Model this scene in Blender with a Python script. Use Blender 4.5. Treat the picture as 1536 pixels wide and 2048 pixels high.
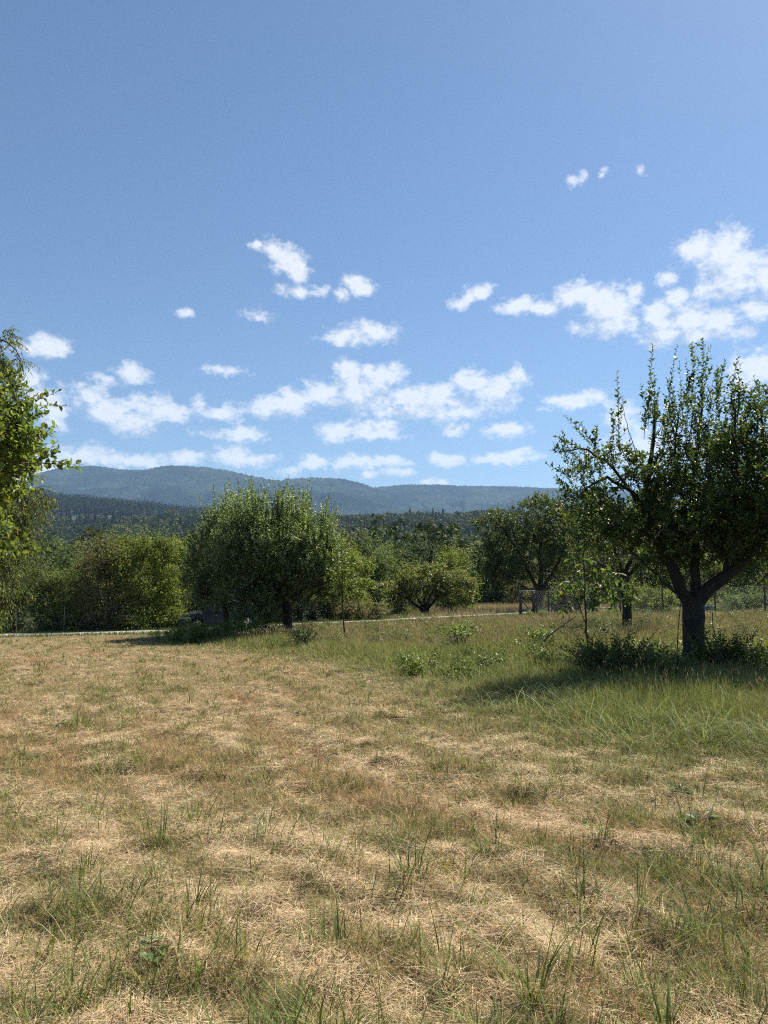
import bpy, math, numpy as np
from mathutils import Vector
S = bpy.context.scene
for o in list(bpy.data.objects): bpy.data.objects.remove(o)
COL = S.collection
R = math.radians
# ------------------------------------------------------------------ camera
F = 1494.0; PITCH = math.atan(136/F); SP, CP = math.sin(PITCH), math.cos(PITCH)
CAMZ = 1.6
cam = bpy.data.cameras.new('camera'); cam.sensor_fit = 'HORIZONTAL'
cam.angle = 2*math.atan(768/F); cam.clip_start = .05; cam.clip_end = 30000
co = bpy.data.objects.new('camera', cam); COL.objects.link(co)
co.location = (0, 0, CAMZ); co.rotation_euler = (math.pi/2+PITCH, 0, 0); S.camera = co
S.view_settings.view_transform = 'Standard'; S.view_settings.look = 'None'
S.view_settings.exposure = 1.0; S.view_settings.gamma = 1
cy = S.cycles
cy.max_bounces = 6; cy.diffuse_bounces = 3; cy.glossy_bounces = 2; cy.transmission_bounces = 4
cy.transparent_max_bounces = 6; cy.volume_bounces = 1
cy.use_denoising = False; cy.use_adaptive_sampling = False; cy.pixel_filter_type = 'BLACKMAN_HARRIS'; cy.filter_width = 1.15; cy.sample_clamp_indirect = 6
try: cy.denoising_prefilter = 'ACCURATE'
except Exception: pass

def ray(px, py):
    a = F*CP - (1024-py)*SP
    return (px-768)/a, (F*SP + (1024-py)*CP)/a          # x/y , z/y
def at(px, py, Y):
    u, v = ray(px, py); return np.array([u*Y, Y, CAMZ+v*Y])
SLX, SLY = .0234, -.0157
def plane(x, y): return SLX*x + SLY*y
def gat(px, py):
    u, v = ray(px, py); D = CAMZ/(SLY + SLX*u - v)
    return np.array([u*D, D, plane(u*D, D)])

# ------------------------------------------------------------------ sun and sky
SUN_EL, SUN_AZ = R(50), R(42)                            # azimuth from +Y towards +X
sd = Vector((math.sin(SUN_AZ)*math.cos(SUN_EL), math.cos(SUN_AZ)*math.cos(SUN_EL), math.sin(SUN_EL)))
sl = bpy.data.lights.new('sun', 'SUN'); sl.energy = 5.0; sl.angle = R(.53); sl.color = (1, .93, .80)
so = bpy.data.objects.new('sun', sl); COL.objects.link(so)
so.rotation_euler = sd.to_track_quat('Z', 'Y').to_euler(); so.location = (30, 30, 60)

W = bpy.data.worlds.new('World'); S.world = W; W.use_nodes = True
nt = W.node_tree; nt.nodes.clear()
class N:
    """tiny node helper"""
    def __init__(s, tree): s.t = tree
    def n(s, typ, **k):
        nd = s.t.nodes.new(typ)
        for a, b in k.items(): setattr(nd, a, b)
        return nd
    def link(s, a, b): s.t.links.new(a, b)
    def put(s, sock, v):
        if isinstance(v, bpy.types.NodeSocket): s.link(v, sock)
        else: sock.default_value = v
    def m(s, op, a, b=0., c=0., clamp=False):
        nd = s.n('ShaderNodeMath', operation=op, use_clamp=clamp)
        s.put(nd.inputs[0], a); s.put(nd.inputs[1], b); s.put(nd.inputs[2], c); return nd.outputs[0]
    def v(s, op, a, b=(0,0,0), c=(0,0,0)):
        nd = s.n('ShaderNodeVectorMath', operation=op)
        s.put(nd.inputs[0], a); s.put(nd.inputs[1], b)
        if op == 'MULTIPLY_ADD': s.put(nd.inputs[2], c)
        return nd.outputs['Value'] if op in ('LENGTH', 'DOT_PRODUCT') else nd.outputs['Vector']
    def noise(s, vec, scale, detail=2., rough=.5, dist=0., lac=2.):
        nd = s.n('ShaderNodeTexNoise'); s.put(nd.inputs['Vector'], vec)
        nd.inputs['Scale'].default_value = scale; nd.inputs['Detail'].default_value = detail
        nd.inputs['Roughness'].default_value = rough; nd.inputs['Distortion'].default_value = dist
        return nd
    def mix(s, f, a, b, blend='MIX'):
        nd = s.n('ShaderNodeMix', data_type='RGBA', blend_type=blend)
        s.put(nd.inputs[0], f); s.put(nd.inputs[6], a); s.put(nd.inputs[7], b); return nd.outputs[2]
    def ss(s, x, lo, hi):
        nd = s.n('ShaderNodeMapRange', interpolation_type='SMOOTHSTEP'); s.put(nd.inputs[0], x)
        nd.inputs[1].default_value = lo; nd.inputs[2].default_value = hi; return nd.outputs[0]

# clouds: puffs given as directions (azimuth, elevation) with angular radii
CL = [(1153,361,11,4,.45),(1167,352,4,7,.45),(1207,341,4,4,.42),(1278,341,5,4,.42),
(572,522,34,24,1),(592,542,22,22,.95),(548,500,22,16,.9),(510,492,11,5,.7),
(593,580,28,8,.7),(640,580,12,5,.45),(712,565,20,12,.8),(730,580,18,13,.85),(690,590,12,10,.8),
(368,627,11,4,.5),(515,630,22,7,.6),(958,582,20,12,.8),(938,592,10,10,.6),(915,608,14,6,.45),
(1040,614,45,16,.95),(1075,618,36,12,.9),(1050,605,22,14,1),
(1160,592,44,24,1),(1205,598,48,26,1),(1228,625,44,30,1),(1225,648,50,20,.9),(1185,652,28,10,.55),(1268,588,10,12,.5),
(1400,500,50,26,1),(1440,508,58,38,1),(1480,540,60,40,1.1),(1530,550,50,40,1.1),(1450,565,60,24,.9),
(1335,555,15,10,.6),(1355,597,22,18,.8),(1322,638,42,30,1),(1375,632,50,28,1),(1440,645,50,26,1),(1330,668,48,18,.9),(1400,672,40,16,.9),
(1510,620,26,14,.75),(1495,660,18,9,.7),(1530,735,60,32,1),(1490,765,40,20,.9),
(735,662,34,12,.65),(712,676,40,9,.55),(685,685,22,9,.75),(448,740,26,7,.65),(258,744,26,14,.9),(278,752,20,10,.8),(210,760,18,4,.4),
(88,690,36,17,.8),(60,697,30,10,.7),(55,755,32,20,.9),(105,828,32,22,.9),(90,800,30,20,.8),
(690,742,28,22,1),(765,750,48,22,1.1),(650,785,52,22,1.1),(720,785,80,34,1.1),(820,795,70,26,1.1),(880,790,50,24,1.1),(945,765,42,26,1.1),(985,790,56,34,1.1),(1030,755,20,16,.9),(560,815,66,20,1),(590,800,36,18,1),(445,828,36,13,.9),(850,825,120,14,.9),(745,803,100,30,1.35),(880,800,110,28,1.35),(985,795,50,26,1.25),(705,760,32,22,1.2),(560,818,50,15,1.2),(225,825,66,24,1.2),(1200,622,50,30,1.2),(1380,645,80,24,1.2),(1465,530,60,36,1.3),
(180,795,28,18,.8),(215,818,66,24,1),(262,840,52,28,1),(330,828,38,18,.8),(300,812,40,14,.7),(395,805,8,9,.5),
(440,868,30,7,.6),(490,872,30,12,.7),(672,864,36,17,.95),(755,852,48,16,.95),(745,868,50,11,.8),
(912,857,24,11,.85),(1010,860,36,14,.9),(1150,802,52,15,.9),(1090,818,9,4,.5),
(472,908,42,17,.95),(505,918,34,10,.8),(160,912,52,16,.9),(270,922,58,13,.85),(375,915,32,11,.8),(60,930,85,25,.8),
(627,922,28,13,.85),(725,922,46,12,.85),(690,928,20,8,.7),(790,925,28,7,.6),(580,940,16,5,.5),
(890,917,30,10,.85),(1015,916,50,11,.85),(1030,906,26,10,.9),(800,946,24,5,.6),(735,950,12,5,.6),(868,962,18,5,.6),
(1245,838,30,20,.7),(1300,900,70,24,.6)]
g = bpy.data.node_groups.new('cloud_field', 'ShaderNodeTree')
g.interface.new_socket('P', in_out='INPUT', socket_type='NodeSocketVector')
g.interface.new_socket('D', in_out='OUTPUT', socket_type='NodeSocketFloat')
h = N(g); gi = h.n('NodeGroupInput'); go = h.n('NodeGroupOutput'); P = gi.outputs[0]
w1 = h.noise(P, 26, 5, .6)
wv = h.v('MULTIPLY_ADD', w1.outputs['Color'], (.03,.018,0), (-.015,-.009,0))
w2 = h.v('ADD', P, wv)
acc = None
for (cx, cyy, rx, ry, a) in CL:
    u, v = ray(cx, cyy); az = math.atan(u); el = math.atan(v/math.hypot(1, u))
    rX, rY = rx/F*1.36*math.cos(az)**2, ry/F*1.42
    d = h.v('LENGTH', h.v('MULTIPLY_ADD', w2, (a/rX, a/rY, 0), (-az*a/rX, -el*a/rY, 1-a)))
    acc = d if acc is None else h.m('SMOOTH_MIN', acc, d, .25)
base = h.m('SUBTRACT', 1., acc)
n1 = h.noise(h.v('MULTIPLY', P, (1, 1.5, 1)), 32, 8, .58)
n2 = h.noise(h.v('MULTIPLY', P, (1, 1.3, 1)), 110, 5, .62)
t = h.m('ADD', h.m('MULTIPLY_ADD', n1.outputs[0], 1.85, -.85), h.m('MULTIPLY_ADD', n2.outputs[0], 1.0, -.5))
h.link(h.m('ADD', base, t), go.inputs[0])
w = N(nt)
tc = w.n('ShaderNodeTexCoord'); sx = w.n('ShaderNodeSeparateXYZ'); w.link(tc.outputs['Generated'], sx.inputs[0])
az = w.m('ARCTAN2', sx.outputs[0], sx.outputs[1]); el = w.m('ARCSINE', sx.outputs[2])
cb = w.n('ShaderNodeCombineXYZ'); w.link(az, cb.inputs[0]); w.link(el, cb.inputs[1])
def field(vec):
    gn = w.n('ShaderNodeGroup', node_tree=g); w.link(vec, gn.inputs[0]); return gn.outputs[0]
d0 = field(cb.outputs[0]); d1 = field(w.v('ADD', cb.outputs[0], (.009, .022, 0)))
alpha = w.ss(d0, -.02, .95)
lit = w.m('MULTIPLY_ADD', w.m('SUBTRACT', d0, d1), 1.15, .68, clamp=True)
thick = w.ss(d0, .35, 1.2)
lit2 = w.m('SUBTRACT', lit, w.m('MULTIPLY', thick, .38), clamp=True)
ccol = w.mix(lit2, (2.9, 3.35, 4.1, 1), (5.5, 5.5, 5.5, 1))
sky = w.n('ShaderNodeTexSky', sky_type='NISHITA'); sky.sun_disc = False
sky.sun_elevation = SUN_EL; sky.sun_rotation = SUN_AZ; sky.altitude = 200
sky.air_density = 1.15; sky.dust_density = .35; sky.ozone_density = 4.0
bg1 = w.n('ShaderNodeBackground'); bg1.inputs[1].default_value = .052; w.link(w.mix(1., sky.outputs[0], (.89, .97, 1.05, 1), 'MULTIPLY'), bg1.inputs[0])
bg2 = w.n('ShaderNodeBackground'); bg2.inputs[1].default_value = .1; w.link(ccol, bg2.inputs[0])
ms = w.n('ShaderNodeMixShader')
w.link(w.m('MULTIPLY', alpha, w.ss(el, .03, .16)), ms.inputs[0]) if False else w.link(w.m('MULTIPLY', alpha, .93), ms.inputs[0])
w.link(bg1.outputs[0], ms.inputs[1]); w.link(bg2.outputs[0], ms.inputs[2])
wo = w.n('ShaderNodeOutputWorld'); w.link(ms.outputs[0], wo.inputs[0])
W.cycles.sampling_method = 'MANUAL'; W.cycles.sample_map_resolution = 512

# ------------------------------------------------------------------ numpy helpers
def _hash(ix, iy, iz, seed):
    n = (ix.astype(np.int64)*374761393 + iy.astype(np.int64)*668265263 + iz.astype(np.int64)*2147483647*3 + seed*974634777) & 0xffffffff
    n = ((n ^ (n >> 13))*1274126177) & 0xffffffff
    n = ((n ^ (n >> 16))*2246822519) & 0xffffffff
    return ((n ^ (n >> 15)) & 0xffffff)/float(0xffffff)
def vn(x, y, z=None, seed=0):
    x = np.asarray(x, float); y = np.asarray(y, float); z = np.zeros_like(x) if z is None else np.asarray(z, float)
    ix, iy, iz = np.floor(x), np.floor(y), np.floor(z); fx, fy, fz = x-ix, y-iy, z-iz
    fx, fy, fz = fx*fx*(3-2*fx), fy*fy*(3-2*fy), fz*fz*(3-2*fz)
    r = 0
    for a in (0, 1):
        for b in (0, 1):
            for c in (0, 1):
                r = r + _hash(ix+a, iy+b, iz+c, seed)*(fx if a else 1-fx)*(fy if b else 1-fy)*(fz if c else 1-fz)
    return r
def fbm(x, y, z=None, seed=0, o=4):
    s = 0; a = .5; t = 0
    for k in range(o):
        f = 2**k
        s = s + a*vn(x*f+k*17.3, y*f+k*9.1, None if z is None else z*f, seed+k); t += a; a *= .55
    return s/t
def nrm(v): return v/np.maximum(np.linalg.norm(v, axis=-1, keepdims=True), 1e-9)
def sst(x, a, b):
    t = np.clip((x-a)/(b-a), 0, 1); return t*t*(3-2*t)

def mesh(name, V, Q, mat=None, parent=None, col=None, smooth=False, loc=None):
    """V (n,3) world coordinates, Q (m,k) faces; parent Empty at its own origin"""
    V = np.asarray(V, np.float32); Q = np.asarray(Q, np.int32)
    o0 = np.zeros(3)
    if parent is not None: o0 = np.array(parent['_o']) if '_o' in parent else np.array(parent.location)
    if loc is not None: o0 = np.array(loc)
    me = bpy.data.meshes.new(name); m, k = Q.shape
    me.vertices.add(len(V)); me.vertices.foreach_set('co', (V-o0).astype(np.float32).ravel())
    me.loops.add(m*k); me.loops.foreach_set('vertex_index', Q.ravel())
    me.polygons.add(m); me.polygons.foreach_set('loop_start', np.arange(0, m*k, k, dtype=np.int32))
    me.polygons.foreach_set('loop_total', np.full(m, k, np.int32))
    if smooth: me.polygons.foreach_set('use_smooth', np.ones(m, bool))
    if col is not None:
        at_ = me.color_attributes.new('col', 'FLOAT_COLOR', 'POINT')
        c4 = np.ones((len(V), 4), np.float32); c4[:, :3] = col; at_.data.foreach_set('color', c4.ravel())
    me.update(calc_edges=True)
    ob = bpy.data.objects.new(name, me); COL.objects.link(ob)
    if loc is not None: ob.location = loc
    if mat: me.materials.append(mat)
    if parent is not None: ob.parent = parent
    return ob
class MB:
    def __init__(s): s.V = []; s.Q = []; s.C = []; s.n = 0
    def add(s, V, Q, C=None):
        V = np.asarray(V, float); s.V.append(V); s.Q.append(np.asarray(Q)+s.n); s.n += len(V)
        if C is not None: s.C.append(np.broadcast_to(np.asarray(C, float), (len(V), 3)))
    def box(s, a, b, ax=None):
        a = np.array(a, float); b = np.array(b, float)
        v = np.array([[x, y, z] for x in (a[0], b[0]) for y in (a[1], b[1]) for z in (a[2], b[2])])
        q = [[0,1,3,2],[4,6,7,5],[0,4,5,1],[2,3,7,6],[0,2,6,4],[1,5,7,3]]
        s.add(v, q)
    def beam(s, p, q, w, d=None):
        """square beam from p to q"""
        p = np.array(p, float); q = np.array(q, float); d = d or w; t = nrm(q-p)
        up = np.array([0,0,1.]) if abs(t[2]) < .9 else np.array([0,1.,0])
        a = nrm(np.cross(t, up)); b = np.cross(t, a)
        v = [e + a*i*w/2 + b*j*d/2 for e in (p, q) for i, j in ((-1,-1),(1,-1),(1,1),(-1,1))]
        s.add(v, [[0,1,2,3],[7,6,5,4],[0,4,5,1],[1,5,6,2],[2,6,7,3],[3,7,4,0]])
    def tube(s, pts, rad, sides=6, cap=True):
        P_ = np.asarray(pts, float); n = len(P_); rad = np.broadcast_to(np.asarray(rad, float), (n,))
        T = np.gradient(P_, axis=0); T = nrm(T)
        ref = np.array([0, 1., 0]) if abs(T[:, 1]).mean() < .8 else np.array([1., 0, 0])
        A = nrm(np.cross(T, ref)); B = np.cross(T, A)
        an = np.linspace(0, 2*np.pi, sides, endpoint=False)
        V = P_[:, None] + (A[:, None]*np.cos(an)[None, :, None] + B[:, None]*np.sin(an)[None, :, None])*rad[:, None, None]
        i = np.arange(n-1)[:, None]*sides; j = np.arange(sides)[None]; j2 = (j+1) % sides
        Q = np.stack([i+j, i+j2, i+sides+j2, i+sides+j], -1).reshape(-1, 4)
        s.add(V.reshape(-1, 3), Q)
    def build(s, name, mat=None, parent=None, smooth=False, loc=None):
        return mesh(name, np.concatenate(s.V), np.concatenate(s.Q), mat, parent, np.concatenate(s.C) if s.C else None, smooth, loc)

def leaves(c, d, n, L, Wd, fold=.18, hi=False, curl=.15):
    c = np.asarray(c); d = nrm(d); n = nrm(n - (n*d).sum(-1, keepdims=True)*d); s = np.cross(d, n)
    L = np.asarray(L)[:, None]; Wd = np.asarray(Wd)[:, None]; m = len(c)
    if not hi:
        V = np.stack([c, c+d*L*.45+s*Wd/2+n*Wd*fold, c+d*L-n*L*curl, c+d*L*.45-s*Wd/2+n*Wd*fold], 1).reshape(-1, 3)
        return V, np.arange(m*4).reshape(-1, 4), 4
    V = np.stack([c, c+d*L*.25+s*Wd*.42+n*Wd*fold, c+d*L*.65+s*Wd*.42+n*Wd*fold-n*L*curl*.4, c+d*L-n*L*curl,
                  c+d*L*.65-s*Wd*.42+n*Wd*fold-n*L*curl*.4, c+d*L*.25-s*Wd*.42+n*Wd*fold], 1).reshape(-1, 3)
    b = np.arange(m)[:, None]*6
    return V, np.concatenate([b+[0,1,2,3], b+[0,3,4,5]], 0), 6

# ------------------------------------------------------------------ materials
def newmat(name):
    m = bpy.data.materials.new(name); m.use_nodes = True; m.node_tree.nodes.clear(); return m, N(m.node_tree)
def leafmat(name, trans=.45, rough=.45, spec=.3, tint=(1.5, 1.5, .75)):
    m, k = newmat(name)
    a = k.n('ShaderNodeAttribute', attribute_name='col')
    p = k.n('ShaderNodeBsdfPrincipled'); k.link(a.outputs['Color'], p.inputs['Base Color'])
    p.inputs['Roughness'].default_value = rough; p.inputs['Specular IOR Level'].default_value = spec
    tr = k.n('ShaderNodeBsdfTranslucent'); k.link(k.mix(1., a.outputs['Color'], (*tint, 1), 'MULTIPLY'), tr.inputs[0])
    mx = k.n('ShaderNodeMixShader'); mx.inputs[0].default_value = trans
    k.link(p.outputs[0], mx.inputs[1]); k.link(tr.outputs[0], mx.inputs[2])
    o = k.n('ShaderNodeOutputMaterial'); k.link(mx.outputs[0], o.inputs[0]); return m
def solid(name, c1, c2=None, scale=8., rough=.8, bump=0., metal=0., spec=.5, detail=4., stretch=None, attr=False):
    m, k = newmat(name); tcn = k.n('ShaderNodeTexCoord'); vec = tcn.outputs['Object']
    if stretch: vec = k.v('MULTIPLY', vec, stretch)
    ns = k.noise(vec, scale, detail, .6)
    p = k.n('ShaderNodeBsdfPrincipled')
    c = k.mix(k.ss(ns.outputs[0], .3, .7), (*c1, 1), (*(c2 or c1), 1))
    if attr:
        a = k.n('ShaderNodeAttribute', attribute_name='col')
        c = k.mix(1., a.outputs['Color'], c, 'MULTIPLY')
    k.link(c, p.inputs['Base Color'])
    p.inputs['Roughness'].default_value = rough; p.inputs['Metallic'].default_value = metal
    p.inputs['Specular IOR Level'].default_value = spec
    if bump:
        b = k.n('ShaderNodeBump'); b.inputs['Strength'].default_value = 1; b.inputs['Distance'].default_value = bump
        k.link(ns.outputs[0], b.inputs['Height']); k.link(b.outputs[0], p.inputs['Normal'])
    o = k.n('ShaderNodeOutputMaterial'); k.link(p.outputs[0], o.inputs[0]); return m
M_LEAF = leafmat('leaf')
M_LEAFD = leafmat('leaf_matte', .45, .6, .2)
M_FOREST = leafmat('forest_leaf', .15, .7, .1)
M_GRASS = leafmat('grass_blade', .3, .6, .15, (1.3, 1.25, .8))
M_STRAW = leafmat('straw_blade', .2, .7, .12, (1.15, 1.1, .9))
M_BARK = solid('bark', (.008,.007,.006), (.03,.026,.022), 14, .9, .02, stretch=(1,1,.25))
M_TWIG = solid('twig_bark', (.06,.045,.032), (.12,.10,.075), 20, .85)
M_DEADWOOD = solid('dead_wood', (.05,.04,.03), (.12,.1,.08), 20, .9)
M_POST = solid('weathered_wood', (.04,.033,.027), (.10,.09,.075), 25, .85, .004, stretch=(1,1,.2))
M_RAIL = solid('pale_wood', (.35,.34,.3), (.5,.48,.43), 20, .8)
M_WIRE = solid('galvanised_wire', (.11,.115,.12), (.17,.175,.18), 10, .6, metal=.2)
M_ROAD = solid('gravel_road', (.32,.295,.26), (.48,.45,.41), 3.5, .95, .02, detail=8)

# ------------------------------------------------------------------ tagging
def tag(o, label=None, cat=None, group=None, kind=None):
    if label: o['label'] = label
    if cat: o['category'] = cat
    if group: o['group'] = group
    if kind: o['kind'] = kind
    return o
def empty(name, loc):
    o = bpy.data.objects.new(name, None); COL.objects.link(o); o.location = [float(a) for a in loc]
    o.empty_display_size = .2; return o

# ------------------------------------------------------------------ terrain
road_px = [(-420,1290),(-180,1280),(0,1271),(170,1267),(340,1263),(460,1257),(580,1250.5),(700,1245),(800,1240),(900,1234.5),(1040,1227.5),(1110,1221),(1190,1217),(1300,1213)]
road = np.array([gat(*p)[:2] for p in road_px])
def road_y(x): return np.interp(x, road[:, 0], road[:, 1])
bnd = np.array([gat(*p)[:2] for p in [(1536,1560),(1300,1500),(1100,1452),(960,1400),(800,1352),(640,1320),(480,1298),(330,1287)]])
_bo = np.argsort(bnd[:, 1])
_by = np.concatenate([[-2, 2], bnd[_bo, 1], [30, 60]]); _bx = np.concatenate([[10, 7], bnd[_bo, 0], [-9.6, -18]])
def mead(x, y):                                          # >0 inside the unmown meadow (metres)
    return x - np.interp(y, _by, _bx) + (fbm(x*.9, y*.9, seed=5, o=2)-.5)*1.2
_vy = np.array([-2000, 0, 75, 120, 200, 300, 380, 600, 900, 1000, 1200, 1500, 1700, 2300, 9500.])
_vz = np.array([-0, 0, 0, -4, -13, -22, -24, 8, 62, 64, 60, 118, 100, 20, 0.])
_hx = np.array([-3000, -1500, -900, -690, -560, -470, -320, -100, 0, 300, 700, 1500, 3000.])
_hz = np.array([120, 168, 178, 163, 152, 146, 122, 112, 112, 106, 108, 120, 120.])
def ground(x, y):
    x = np.asarray(x, float); y = np.asarray(y, float)
    pl = plane(np.clip(x, -60, 60), np.clip(y, -60, 110))
    base = np.interp(y, _vy, _vz)
    hill = np.interp(x, _hx, _hz)
    wh = sst(y, 1150, 1480)*(1-sst(y, 1560, 2400))
    z = pl + base*(1-wh) + hill*wh
    far = sst(y, 90, 300)
    z = z + far*(fbm(x/160, y/160, seed=3, o=3)-.5)*22*(1-sst(y, 1000, 1400)*.7)
    # the ground dips a little beyond the lane on the left
    z = z - .13*sst(y-road_y(x), .8, 3.)*(1-sst(x, -7, 2))
    return z
def micro(x, y):
    s = sst(np.hypot(x, y), 25, 60)
    a = (fbm(x*2.3, y*2.3, seed=11, o=3)-.5)*.10 + (fbm(x*8, y*8, seed=12, o=3)-.5)*.075
    a = a + (sst(fbm(x*3.3, y*3.3, seed=14, o=2), .5, .62)-.3)*.035
    return a*(1-s)*(1-sst(np.abs(y-road_y(x)), 2.4, 1.2))
def gz(x, y): return ground(x, y) + micro(x, y)

def straw_f(x, y):                                       # matted pale straw 0..1
    u = x - np.interp(y, _by, _bx) + (vn(x*.7, y*.4, seed=24)-.5)*.5
    a = fbm(u*1.7+3, y*.4, seed=21, o=3); b = fbm(u*5.3, y*2.6, seed=22, o=3)
    return sst(a*.3+b*.7+.075*np.sin(u*2*np.pi/1.05+1.2*vn(x*.4, y*.3, seed=25))*sst(u, .5, -1), .43, .655)
def green_f(x, y):
    u = x - np.interp(y, _by, _bx); a = fbm(u*.9, y*.3, seed=31, o=3); b = fbm(x*3.6, y*3.2, seed=32, o=3)
    return sst(a*.3+b*.7, .46, .70)
def red_f(x, y): return sst(fbm((x-np.interp(y, _by, _bx))*.9+9, y*.25, seed=41, o=3), .43, .68)
def field_col(x, y):
    st, gr, rd = straw_f(x, y)[:, None], green_f(x, y)[:, None], red_f(x, y)[:, None]
    c = np.array([.35,.26,.13])*(1-rd) + np.array([.36,.235,.12])*rd
    c = c*(1-st*.7) + np.array([.42,.32,.19])*st*.7
    c = c*(1-gr*.45) + np.array([.13,.15,.05])*gr*.45
    m = sst(mead(x, y), -1.6, .6)[:, None]
    c = c*(1-m*.75) + np.array([.12,.13,.05])*m*.75
    d = sst(np.abs(y-road_y(x)), 5, 2)[:, None]*sst(-x, -20, 5)[:, None]*.5
    c = c*(1-d) + np.array([.14,.16,.06])*d
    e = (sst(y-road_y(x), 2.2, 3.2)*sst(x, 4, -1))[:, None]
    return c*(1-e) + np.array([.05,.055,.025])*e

def grid(xs, ys, zf):
    X, Y = np.meshgrid(xs, ys, indexing='ij'); x, y = X.ravel(), Y.ravel()
    V = np.stack([x, y, zf(x, y)], 1); ny = len(ys)
    i = (np.arange(len(xs)-1)[:, None]*ny + np.arange(ny-1)[None]).ravel()
    return V, np.stack([i, i+ny, i+ny+1, i+1], 1)
def stretch_axis(lims):
    out = []
    for a, b, s in lims: out.append(np.arange(a, b, s))
    return np.concatenate(out+[[lims[-1][1]]])
gx = stretch_axis([(-9000,-2000,250),(-2000,-400,40),(-400,-80,10),(-80,80,2.5),(80,400,10),(400,2000,40),(2000,9000,250)])
gy = stretch_axis([(-900,-60,60),(-60,-6,6),(-6,90,2.5),(90,400,8),(400,1700,25),(1700,9000,250)])
def gbase(x, y):
    z = ground(x, y); near = (x > -33) & (x < 33) & (y > -3.5) & (y < 76)
    return z - np.where(near, .25, 0)
V, Q = grid(gx, gy, gbase)
gcol = np.where((V[:, 1] < 60)[:, None], np.array([[.16,.15,.07]]), np.array([[.035,.05,.02]]))
M_GROUND = solid('soil_and_turf', (.75,.75,.75), (1.15,1.1,1.), 1.2, .95, detail=8, attr=True)
tag(mesh('ground', V, Q, M_GROUND, col=gcol, smooth=True), kind='structure')
def field_grid():
    xs = stretch_axis([(-36,-12,.25),(-12,-5,.1),(-5,5,.05),(5,12,.1),(12,36,.25)])
    ys = stretch_axis([(-6,1.6,.2),(1.6,8,.05),(8,20,.1),(20,50,.25),(50,78,.6)])
    return grid(xs, ys, gz)
V, Q = field_grid()
m, k = newmat('dry_turf')
a = k.n('ShaderNodeAttribute', attribute_name='col'); tcn = k.n('ShaderNodeTexCoord')
n1 = k.noise(tcn.outputs['Object'], 60, 6, .7); n2 = k.noise(k.v('MULTIPLY', tcn.outputs['Object'], (1,.6,1)), 14, 5, .65)
f = k.m('MULTIPLY', k.m('MULTIPLY_ADD', n1.outputs[0], 1.3, -.05), k.m('MULTIPLY_ADD', n2.outputs[0], 1.1, .35))
c = k.mix(1., a.outputs['Color'], k.v('SCALE', (1,1,1)), 'MULTIPLY')
sc = k.n('ShaderNodeVectorMath', operation='SCALE'); k.link(a.outputs['Color'], sc.inputs[0]); k.link(f, sc.inputs['Scale'])
p = k.n('ShaderNodeBsdfPrincipled'); k.link(sc.outputs[0], p.inputs['Base Color']); p.inputs['Roughness'].default_value = .95
p.inputs['Specular IOR Level'].default_value = .1
b = k.n('ShaderNodeBump'); b.inputs['Distance'].default_value = .02; b.inputs['Strength'].default_value = .9
k.link(n1.outputs[0], b.inputs['Height']); k.link(b.outputs[0], p.inputs['Normal'])
o = k.n('ShaderNodeOutputMaterial'); k.link(p.outputs[0], o.inputs[0]); M_FIELD = m
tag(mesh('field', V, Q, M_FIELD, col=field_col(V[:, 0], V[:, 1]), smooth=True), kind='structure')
# lane
xs = np.linspace(-32, 32, 260); prof = np.linspace(-1, 1, 9)
yy = road_y(xs); dy = np.gradient(yy, xs); wv_ = 1.3*np.sqrt(1+dy**2)
X = np.repeat(xs, 9); Y = (yy[:, None] + prof[None]*(wv_ + (vn(xs*1.3, xs*0, seed=8)-.5)*.4)[:, None]).ravel()
Z = ground(X, Y) + .05 - .06*np.tile(np.abs(prof)**4, len(xs)) + (fbm(X*2, Y*2, seed=9, o=2)-.5)*.02
i = (np.arange(len(xs)-1)[:, None]*9 + np.arange(8)[None]).ravel()
tag(mesh('gravel_road', np.stack([X, Y, Z], 1), np.stack([i, i+9, i+10, i+1], 1), M_ROAD, smooth=True), kind='structure')

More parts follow.
